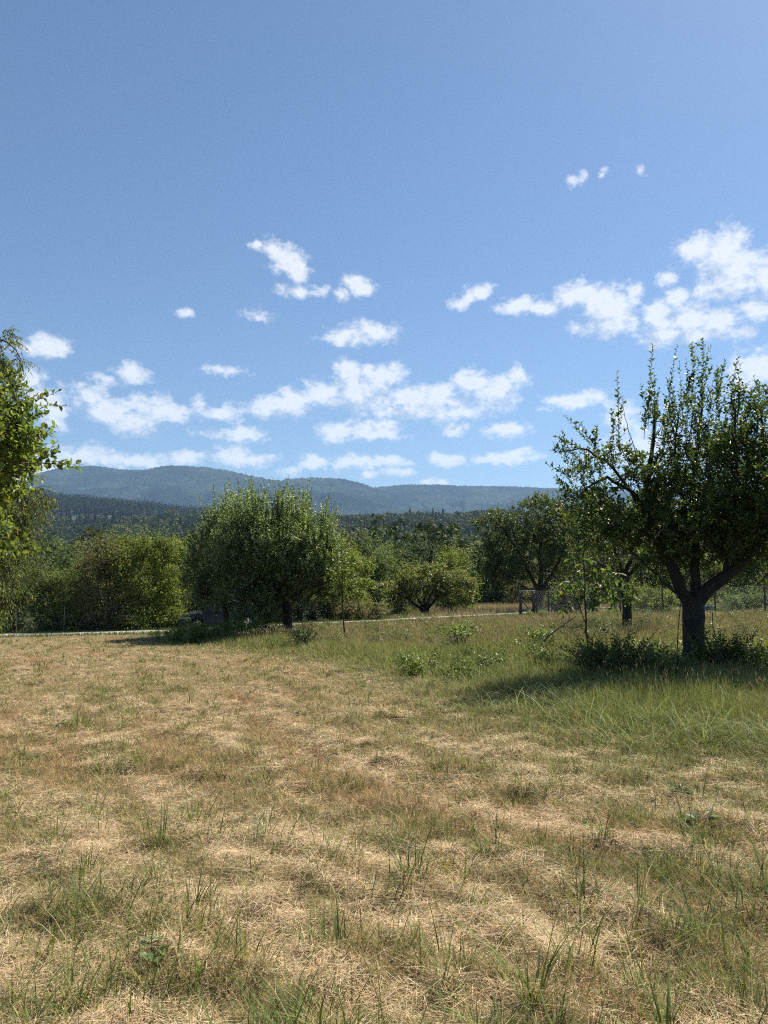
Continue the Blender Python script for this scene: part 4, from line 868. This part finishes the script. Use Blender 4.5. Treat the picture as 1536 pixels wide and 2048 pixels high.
# ------------------------------------------------------------------ parked car
def build_car():
    fw = at(401, 1200, 37.9)[:2]; rw = at(491, 1200, 38.9)[:2]      # front and rear wheel of the near side
    ax = nrm((rw-fw)[None])[0]; sid = np.array([ax[1], -ax[0]])       # sid points to the camera side
    if sid[1] > 0: sid = -sid
    mid = (fw+rw)/2 - sid*.75; yaw = math.atan2(ax[1], ax[0])
    root = tag(empty('parked_car', (mid[0], mid[1], ground(mid[0], mid[1])+.0)), 'dark blue hatchback parked in the shade under the middle apple trees', 'car')
    WB = 2.6; sl_ = math.atan2(ground(*rw)-ground(*fw), WB)
    root.rotation_euler = (0, -sl_, yaw)
    def lb(name, V, Q, mat, par=root, smooth=False):
        me = bpy.data.meshes.new(name); me.from_pydata([tuple(v) for v in V], [], [tuple(q) for q in Q]); me.update()
        if smooth: me.polygons.foreach_set('use_smooth', [True]*len(me.polygons))
        me.materials.append(mat); o = bpy.data.objects.new(name, me); COL.objects.link(o); o.parent = par; return o
    paint = solid('dark_blue_paint', (.003,.007,.020), (.004,.009,.024), 3, .4, metal=.1, spec=.35)
    glass = solid('car_glass', (.01,.012,.014), None, 3, .06, spec=.8); rubber = solid('tyre_rubber', (.012,.012,.012), None, 5, .8)
    alloy = solid('alloy', (.55,.56,.58), None, 5, .3, metal=.7); lamp = solid('lamp_glass', (.12,.13,.14), None, 5, .2)
    red = solid('tail_lamp_red', (.07,.004,.004), None, 5, .3); dark = solid('dark_trim', (.01,.01,.011), None, 5, .6)
    X0 = -2.15
    tx = [0,.12,.5,1.0,1.2,1.6,2.0,2.4,2.9,3.4,3.75,4.1,4.27,4.32]; tz = [.62,.76,.88,.96,1.0,1.25,1.42,1.47,1.46,1.41,1.32,1.05,.92,.6]
    xs = np.linspace(0, 4.32, 60); top = np.interp(xs, tx, tz); top = np.convolve(np.pad(top, 2, 'edge'), np.ones(5)/5, 'valid')
    hw = .88*(1-np.clip((.45-xs)/.45, 0, 1)**2*.22)*(1-np.clip((xs-3.9)/.42, 0, 1)**2*.14)
    belt = np.minimum(top-.02, .93); V = []
    def arch(x):
        for c in (.85, .85+WB):
            if abs(x-c) < .37: return .3+math.sqrt(.37**2-(x-c)**2)
        return .2
    ring = []
    for x, t_, w_, b_ in zip(xs, top, hw, belt):
        wt = w_-(t_-b_)*.42-.03; zb = min(arch(x), b_-.1)
        half = [(w_*.9, zb), (w_*.985, zb+.02), (w_, max(zb+.04, .55)), (w_*.985, b_), (wt+.04, t_-.05), (wt-.06, t_-.005), (wt*.4, t_+.012)]
        ring = half + [(-a, c) for a, c in reversed(half)]
        V += [(X0+x, a, c) for a, c in ring]
    k = 14; Q = [(i*k+j, i*k+(j+1) % k, (i+1)*k+(j+1) % k, (i+1)*k+j) for i in range(59) for j in range(k)]
    Q += [tuple(range(k))[::-1], tuple(59*k+j for j in range(k))]
    lb('body', V, Q, paint, smooth=False)
    def pane(name, x0, x1, s, mat=glass):
        V = []; xx = np.linspace(x0, x1, 8)
        for x in xx:
            t_ = np.interp(x, xs, top); b_ = np.interp(x, xs, belt); w_ = np.interp(x, xs, hw); wt = w_-(t_-b_)*.42-.03
            za, zb = b_+.03, t_-.1
            for z in (za, max(zb, za+.01)):
                f = (z-b_)/max(t_-.05-b_, .01); V.append((X0+x, s*(w_*.985*(1-f)+(wt+.04)*f+.006), z))
        lb(name, V, [(2*i, 2*i+2, 2*i+3, 2*i+1) for i in range(7)], mat)
    for s in (-1, 1):
        for a, b in ((1.5, 2.35), (2.42, 3.2), (3.27, 3.75)): pane('side_window', a, b, s)
    def slope(name, x0, x1):
        V = []
        for x in np.linspace(x0, x1, 6):
            t_ = np.interp(x, xs, top); w_ = np.interp(x, xs, hw)-(t_-np.interp(x, xs, belt))*.42-.1
            V += [(X0+x, -w_, t_+.012), (X0+x, 0, t_+.022), (X0+x, w_, t_+.012)]
        lb(name, V, [(3*i+j, 3*i+j+1, 3*i+3+j+1, 3*i+3+j) for i in range(5) for j in (0, 1)], glass)
    slope('windscreen', 1.25, 1.92); slope('rear_window', 3.72, 4.05)
    for cx in (.85, .85+WB):
        for s in (-1, 1):
            w_ = tag(empty('wheel', (0, 0, 0))); w_.parent = root; w_.location = (X0+cx, s*.76, .315)
            a = np.linspace(0, 2*np.pi, 28, endpoint=False)
            pr = [(.2,-.1),(.3,-.1),(.318,-.07),(.318,.07),(.3,.1),(.225,.1),(.21,.08)]
            V = [(r*math.cos(q), s*y, r*math.sin(q)) for r, y in pr for q in a]
            lb('tyre', V, [(i*28+j, i*28+(j+1) % 28, (i+1)*28+(j+1) % 28, (i+1)*28+j) for i in range(6) for j in range(28)], rubber, w_, True)
            pr = [(.222,.095),(.215,.1),(.205,.1),(.195,.05),(.195,-.08)]
            V = [(r*math.cos(q), s*y, r*math.sin(q)) for r, y in pr for q in a]; F_ = [(i*28+j, i*28+(j+1) % 28, (i+1)*28+(j+1) % 28, (i+1)*28+j) for i in range(4) for j in range(28)]
            for sp in range(5):
                for off in (-.16, .16):
                    q = sp*2*math.pi/5+.3; n0 = len(V)
                    for r, wd, y in ((.03,.022,.085),(.205,.02,.095)):
                        qq = q+(off if r > .1 else off*.6)
                        ca, sa = math.cos(qq), math.sin(qq)
                        for e in (-1, 1):
                            for yo in (0, -.03): V.append((r*ca-e*wd*sa, s*(y+yo), r*sa+e*wd*ca))
                    F_ += [(n0, n0+2, n0+6, n0+4), (n0+1, n0+5, n0+7, n0+3), (n0, n0+4, n0+5, n0+1), (n0+2, n0+3, n0+7, n0+6)]
            n0 = len(V); V += [(.05*math.cos(q), s*.1, .05*math.sin(q)) for q in a]; F_.append(tuple(n0+j for j in range(28)))
            lb('rim', V, F_, alloy, w_)
            n0 = [(.2*math.cos(q), s*.02, .2*math.sin(q)) for q in a]; lb('brake_disc', n0, [tuple(range(28))], dark, w_)
    for s in (-1, 1):
        V = []
        for x in np.linspace(.03, .5, 5):
            w_ = np.interp(x, xs, hw)
            for z in (.66, .66+.12*(1-abs(x-.2)*.9)): V.append((X0+x-.005, s*(w_*.995+.006), z))
        lb('headlight', V, [(2*i, 2*i+2, 2*i+3, 2*i+1) for i in range(4)], lamp)
        V = []
        for x in np.linspace(4.0, 4.28, 4):
            w_ = np.interp(x, xs, hw)
            for z in (.8, .92): V.append((X0+x, s*(w_*.995+.006), z))
        lb('tail_light', V, [(2*i, 2*i+2, 2*i+3, 2*i+1) for i in range(3)], red)
        mb = MB(); mb.box((X0+1.42, min(s*.9, s*1.05), .94), (X0+1.55, max(s*.9, s*1.05), 1.06)); lb('mirror', np.concatenate(mb.V), np.concatenate(mb.Q), paint)
        for x in (2.2, 3.05):
            mb = MB(); mb.box((X0+x, min(s*.885, s*.905), .84), (X0+x+.16, max(s*.885, s*.905), .865)); lb('door_handle', np.concatenate(mb.V), np.concatenate(mb.Q), paint)
        mb = MB(); mb.box((X0+1.25, min(s*.86, s*.895), .22), (X0+2.98, max(s*.86, s*.895), .3)); lb('sill', np.concatenate(mb.V), np.concatenate(mb.Q), dark)
build_car()

# ------------------------------------------------------------------ grass
def blades(x, y, h_, wd, lean, bend, az, col, nseg=2, zoff=None, lie=None, face=None):
    """strips of quads; lean/bend as fractions of height along azimuth az"""
    n = len(x); z0 = gz(x, y) + (0 if zoff is None else zoff)
    t = np.linspace(0, 1, nseg+1)
    dx, dy_ = np.cos(az), np.sin(az)
    if face is None: face = az + np.pi/2
    sx_, sy_ = np.cos(face), np.sin(face)
    V = np.empty((n, nseg+1, 2, 3))
    rise = np.ones(n) if lie is None else lie
    for k, q in enumerate(t):
        off = (lean*q + bend*q*q)*h_
        zz = z0 + rise*h_*(q - .35*np.minimum(bend, 1.6)*q*q)
        w_ = wd*(1-q)**.6*.5 + wd*.06
        cx_, cy_ = x+dx*off, y+dy_*off
        V[:, k, 0] = np.stack([cx_-sx_*w_, cy_-sy_*w_, zz], 1); V[:, k, 1] = np.stack([cx_+sx_*w_, cy_+sy_*w_, zz], 1)
    nv = (nseg+1)*2; b = np.arange(n)[:, None, None]*nv + (np.arange(nseg)*2)[None, :, None]
    Q = (b + np.array([0, 1, 3, 2])[None, None]).reshape(-1, 4)
    return V.reshape(-1, 3), Q, np.repeat(col, nv, 0)
def polar(n, d0, d1, rg, fx=.64, pw=1.):
    """density ~ 1/D^2 over a wedge that is wider than the view"""
    D_ = d0*(d1/d0)**(rg.random(n)**pw); x = rg.uniform(-1, 1, n)*(D_*fx+.8); return x, D_
def keep(mask, *a): return [q[mask] for q in a]
def jit(c, rg, s=.38): return c*rg.uniform(1-s, 1+s, (len(c), 1))*rg.uniform(.93, 1.07, c.shape)
rg = np.random.default_rng(900)
# 1 short standing stubble
x, y = polar(430000, 1.9, 40, rg); mdw = mead(x, y)
ok = (mdw < .9) & (np.abs(y-road_y(x)) > 1.25) & (y < road_y(x)+2.5); x, y, mdw = keep(ok, x, y, mdw)
st, gr, rd = straw_f(x, y), green_f(x, y), red_f(x, y); n = len(x); r = rg.random(n)
ok = r > st*.25; x, y, mdw, st, gr, rd = keep(ok, x, y, mdw, st, gr, rd); n = len(x)
c = np.where(rd[:, None] > rg.random((n, 1)), np.array([[.50,.31,.155]]), np.array([[.48,.37,.19]]))
gg = rg.random(n) < (.25+.5*gr+.5*sst(mdw, -2., 0)+.25*sst(np.abs(y-road_y(x)), 5, 2)); c[gg] = np.array([.17,.195,.05])
oo = rg.random(n) < .25; c[oo] = np.array([.36,.26,.125])
h_ = rg.uniform(.03, .08, n)*(1-.6*sst(road_y(x)-y, 6, 2))*(1+.5*gr+.6*sst(mdw, -1.5, .5))*(1-.3*st)
V, Q, C_ = blades(x, y, h_, np.maximum(.0022, .00048*y)*rg.uniform(.7, 1.3, n), rg.uniform(0, .9, n), rg.uniform(0, .7, n), rg.uniform(0, 6.3, n), jit(c, rg), 2)
tag(mesh('short_grass', V, Q, M_STRAW, col=C_), 'short dry brown and olive grass covering the mown field', 'grass', None, 'stuff')
# 2 lying straw
x, y = polar(420000, 1.9, 34, rg); mdw = mead(x, y); st = straw_f(x, y)
ok = (mdw < .6) & (rg.random(len(x)) < .16+.95*st) & (y < road_y(x)-1.3); x, y, st = keep(ok, x, y, st); n = len(x)
c = np.where(rg.random((n, 1)) < .6, np.array([[.66,.50,.295]]), np.array([[.44,.30,.17]])); k_ = rg.random(n) < .12; c[k_] = [.68,.6,.45]
h_ = rg.uniform(.05, .16, n); lie = rg.normal(0, .09, n)
V, Q, C_ = blades(x, y, h_, np.maximum(.0015, .00036*y)*rg.uniform(.7, 1.3, n), np.ones(n), rg.normal(0, .2, n), rg.uniform(0, 6.3, n), jit(c, rg), 2, zoff=rg.uniform(.005, .04, n)*(.5+st), lie=lie)
tag(mesh('straw', V, Q, M_STRAW, col=C_), 'matted pale straw cuttings lying on the mown field', 'straw', None, 'stuff')
# matted lumps of cuttings
x0, y0 = polar(1000, 2., 26, rg); ok = (straw_f(x0, y0) > rg.random(len(x0))*.9) & (mead(x0, y0) < 0) & (y0 < road_y(x0)-2); x0, y0 = keep(ok, x0, y0)
nb = rg.integers(50, 150, len(x0)); ii = np.repeat(np.arange(len(x0)), nb); n = len(ii); rr_ = rg.uniform(.07, .2, len(x0)); an = rg.uniform(0, 6.3, n); q_ = rg.random(n)**.6
x, y = x0[ii]+np.cos(an)*q_*rr_[ii]*1.4, y0[ii]+np.sin(an)*q_*rr_[ii]; hgt_ = rg.uniform(.02, .06, len(x0))
c = np.where(rg.random((n, 1)) < .6, np.array([[.66,.52,.34]]), np.array([[.40,.28,.16]]))
V, Q, C_ = blades(x, y, rg.uniform(.05, .14, n), np.maximum(.0022, .0005*y)*rg.uniform(.7, 1.3, n), np.ones(n), rg.normal(0, .3, n), rg.uniform(0, 6.3, n), jit(c, rg), 2, zoff=(1-q_**2)*hgt_[ii]*rg.uniform(.2, 1, n)+.01, lie=rg.normal(0, .15, n))
tag(mesh('straw', V, Q, M_STRAW, col=C_), 'raised lumps of matted hay scattered over the mown field', 'straw', None, 'stuff')
# 3 green tufts in the mown field
x0, y0 = polar(10500, 2.1, 30, rg); g_ = green_f(x0, y0); ok = (rg.random(len(x0)) < .3+.6*g_) & (mead(x0, y0) < .5) & (y0 < road_y(x0)-1.6); x0, y0 = keep(ok, x0, y0)
sz = rg.uniform(.5, 1.3, len(x0))*(1+.25*sst(y0, 7, 3))*np.where(rg.random(len(x0)) < .25, 1.45, .8); nb = (6+rg.random(len(x0))*16*sz).astype(int)
ii = np.repeat(np.arange(len(x0)), nb); n = len(ii); an = rg.uniform(0, 6.3, n); rr = np.abs(rg.normal(0, .035, n))*sz[ii]*1.3
x, y = x0[ii]+np.cos(an)*rr, y0[ii]+np.sin(an)*rr
tc_ = np.array([[.09,.14,.03],[.12,.165,.035],[.10,.145,.055],[.18,.195,.05]])[rg.integers(0, 4, len(x0))]
c = tc_[ii]; dd = rg.random(n) < .15; c[dd] = [.35,.28,.14]
h_ = rg.uniform(.05, .145, n)*sz[ii]
V, Q, C_ = blades(x, y, h_, np.maximum(.0042*np.sqrt(sz[ii]), .0006*y)*rg.uniform(.6, 1.3, n), rg.uniform(.05, .5, n), rg.uniform(.1, 1.1, n), an+rg.normal(0, .6, n), jit(c, rg), 3)
tag(mesh('grass_tufts', V, Q, M_GRASS, col=C_), 'green grass tufts growing through the dry straw', 'grass', None, 'stuff')
# 4 transition strip and lush long grass at the right front
x, y = polar(230000, 4.2, 26, rg); mdw = mead(x, y); ok = (mdw > -2.2) & (mdw < 5) & (rg.random(len(x)) < .25+.75*sst(mdw, -2.2, 0)); x, y, mdw = keep(ok, x, y, mdw); n = len(x)
cl = fbm(x*2.2, y*2.2, seed=61, o=2)
h_ = (.09+.20*sst(mdw, -.3, 1.3))*rg.uniform(.5, 1.15, n)*(.6+.8*cl)
c = np.array([[.13,.18,.042],[.16,.2,.05],[.12,.17,.05],[.23,.23,.08]])[rg.integers(0, 4, n)]; dd = rg.random(n) < .2+.35*sst(mdw, .2, -1.5); c[dd] = [.4,.34,.19]
V, Q, C_ = blades(x, y, h_, np.maximum(.004, .00055*y)*rg.uniform(.6, 1.3, n), rg.uniform(.0, .4, n), rg.uniform(.2, 1.5, n), rg.uniform(0, 6.3, n), jit(c, rg), 3)
tag(mesh('long_grass', V, Q, M_GRASS, col=C_), 'lush green arching grass along the edge of the meadow', 'grass', None, 'stuff')
n0 = 15000; x, y = polar(n0, 5, 18, rg); mdw = mead(x, y); ok = (mdw > -.6) & (mdw < 4.5) & (fbm(x*1.1, y*1.1, seed=66, o=2) > .42); x, y, mdw = keep(ok, x, y, mdw); n = len(x)
c = np.array([[.15,.21,.045],[.19,.24,.06],[.13,.19,.05],[.3,.29,.12]])[rg.integers(0, 4, n)]
V, Q, C_ = blades(x, y, rg.uniform(.22, .48, n)*sst(mdw, -1.5, .6), rg.uniform(.005, .010, n), rg.uniform(.1, .6, n), rg.uniform(.5, 1.6, n), rg.uniform(0, 6.3, n), jit(c, rg), 4)
tag(mesh('long_grass', V, Q, M_GRASS, col=C_), 'coarse bright arching blades standing along the shaded edge of the meadow', 'grass', None, 'stuff')
# 5 the meadow beyond
x, y = polar(330000, 8, 47, rg, .66); mdw = mead(x, y)
ok = (mdw > .6) & (y < road_y(x)-1.3); x, y, mdw = keep(ok, x, y, mdw); n = len(x); cl = fbm(x*.5, y*.5, seed=63, o=3)
hm = .38-.12*sst(y, 22, 40)
h_ = hm*rg.uniform(.55, 1.05, n)*(.7+.6*cl)*sst(mdw, -.6, 2.)*(1-.6*sst(road_y(x)-y, 9, 2))
seed_ = rg.random(n) < .12+.4*sst(y, 14, 28)
c = np.where(cl[:, None]+rg.normal(0, .12, (n, 1)) > .5, np.array([[.15,.19,.05]]), np.array([[.20,.21,.07]])); c[seed_] = [.34,.27,.14]
k_ = rg.random(n) < .12; c[k_] = [.40,.34,.2]
V, Q, C_ = blades(x, y, h_, np.maximum(.004, .0005*y)*rg.uniform(.6, 1.3, n)*np.where(seed_, .7, 1), rg.uniform(0, .25, n), rg.uniform(0, .5, n), rg.uniform(0, 6.3, n), jit(c, rg), 2)
tag(mesh('meadow_grass', V, Q, M_GRASS, col=C_), 'tall unmown meadow grass under and behind the right orchard trees', 'grass', None, 'stuff')
# seed heads on the meadow
x, y = polar(90000, 9, 47, rg, .66); mdw = mead(x, y); ok = (mdw > 1.5) & (rg.random(len(x)) < .12+.88*sst(y, 13, 24)) & (y < road_y(x)-1.6); x, y = keep(ok, x, y); n = len(x)
hh = (.47-.17*sst(y, 22, 40))*(1-.6*sst(road_y(x)-y, 9, 2))*rg.uniform(.75, 1.05, n)*(.7+.6*fbm(x*.5, y*.5, seed=63, o=3)); c = np.tile([[.30,.23,.14]], (n, 1))
V, Q, C_ = blades(x, y, np.full(n, .07), np.maximum(.005, .00055*y), rg.uniform(0, .5, n), rg.uniform(0, .5, n), rg.uniform(0, 6.3, n), jit(c, rg), 2, zoff=hh-.05)
tag(mesh('seed_heads', V, Q, M_STRAW, col=C_), 'brownish seed heads hanging over the tall meadow grass', 'grass', None, 'stuff')
# low broad leaved weeds and clumps scattered through the meadow
x0, y0 = polar(1100, 13, 44, rg, .66); mdw = mead(x0, y0); cl0 = fbm(x0*.35, y0*.35, seed=64, o=2)
ok = (mdw > .3) & (y0 < road_y(x0)-1.8) & (cl0 > .42); x0, y0 = keep(ok, x0, y0)
nb = rg.integers(60, 260, len(x0)); ii = np.repeat(np.arange(len(x0)), nb); n = len(ii); rr_ = rg.uniform(.12, .42, len(x0)); hh = rg.uniform(.25, .6, len(x0))*(1-.6*sst(road_y(x0)-y0, 9, 2))
dv = nrm(rg.normal(size=(n, 3))); pos = np.stack([x0[ii], y0[ii], gz(x0, y0)[ii]+hh[ii]*.55], 1)+dv*rg.random((n, 1))**.4*np.stack([rr_, rr_, hh*.5], 1)[ii]
V, Q, kk = leaves(pos, rg.normal(size=(n, 3)), dv+[0, 0, .8]+rg.normal(size=(n, 3))*.4, rg.uniform(.03, .07, n), rg.uniform(.02, .04, n))
pal_ = np.array([[.07,.11,.025],[.11,.15,.035],[.06,.09,.035],[.15,.16,.05]])[rg.integers(0, 4, len(x0))]
tag(mesh('meadow_weeds', V, Q, M_LEAF, col=np.repeat(jit(pal_[ii], rg), kk, 0)), 'clumps of leafy weeds mixed through the unmown meadow', 'weeds', None, 'stuff')
# 6 verge and the dry bank beyond the lane
n = 60000; x = rg.uniform(-26, 30, n); y = road_y(x)+1.15+rg.random(n)**1.4*np.where(x > 1, 26, 3.2)
y[::4] = (road_y(x)-1.15-rg.random(n)*1.2)[::4]
dry = sst(x, -1, 4)*(y > road_y(x)); c = np.where(rg.random((n, 1)) < dry[:, None]*.85, np.array([[.46,.36,.2]]), np.array([[.14,.17,.05]]))
h_ = rg.uniform(.08, .2, n)*(1+1.3*dry)
V, Q, C_ = blades(x, y, h_, np.full(n, .02), rg.uniform(0, .4, n), rg.uniform(0, .5, n), rg.uniform(0, 6.3, n), jit(c, rg), 1)
tag(mesh('verge_grass', V, Q, M_STRAW, col=C_), 'green verge and pale dry grass bank along the far side of the lane', 'grass', None, 'stuff')

# ------------------------------------------------------------------ haze
HD = 8e-5
m, k = newmat('haze_air'); m.cycles.volume_sampling = 'DISTANCE'; m.cycles.homogeneous_volume = True; pv = k.n('ShaderNodeVolumePrincipled')
pv.inputs['Color'].default_value = (.42, .65, 1, 1); pv.inputs['Density'].default_value = HD; pv.inputs['Anisotropy'].default_value = .1
o = k.n('ShaderNodeOutputMaterial'); k.link(pv.outputs[0], o.inputs['Volume'])
mb = MB(); mb.box((-9300, -950, -160), (9300, 9400, 900)); tag(mb.build('haze', m), 'thin blue haze in the air over the valley', 'haze', None, 'stuff')
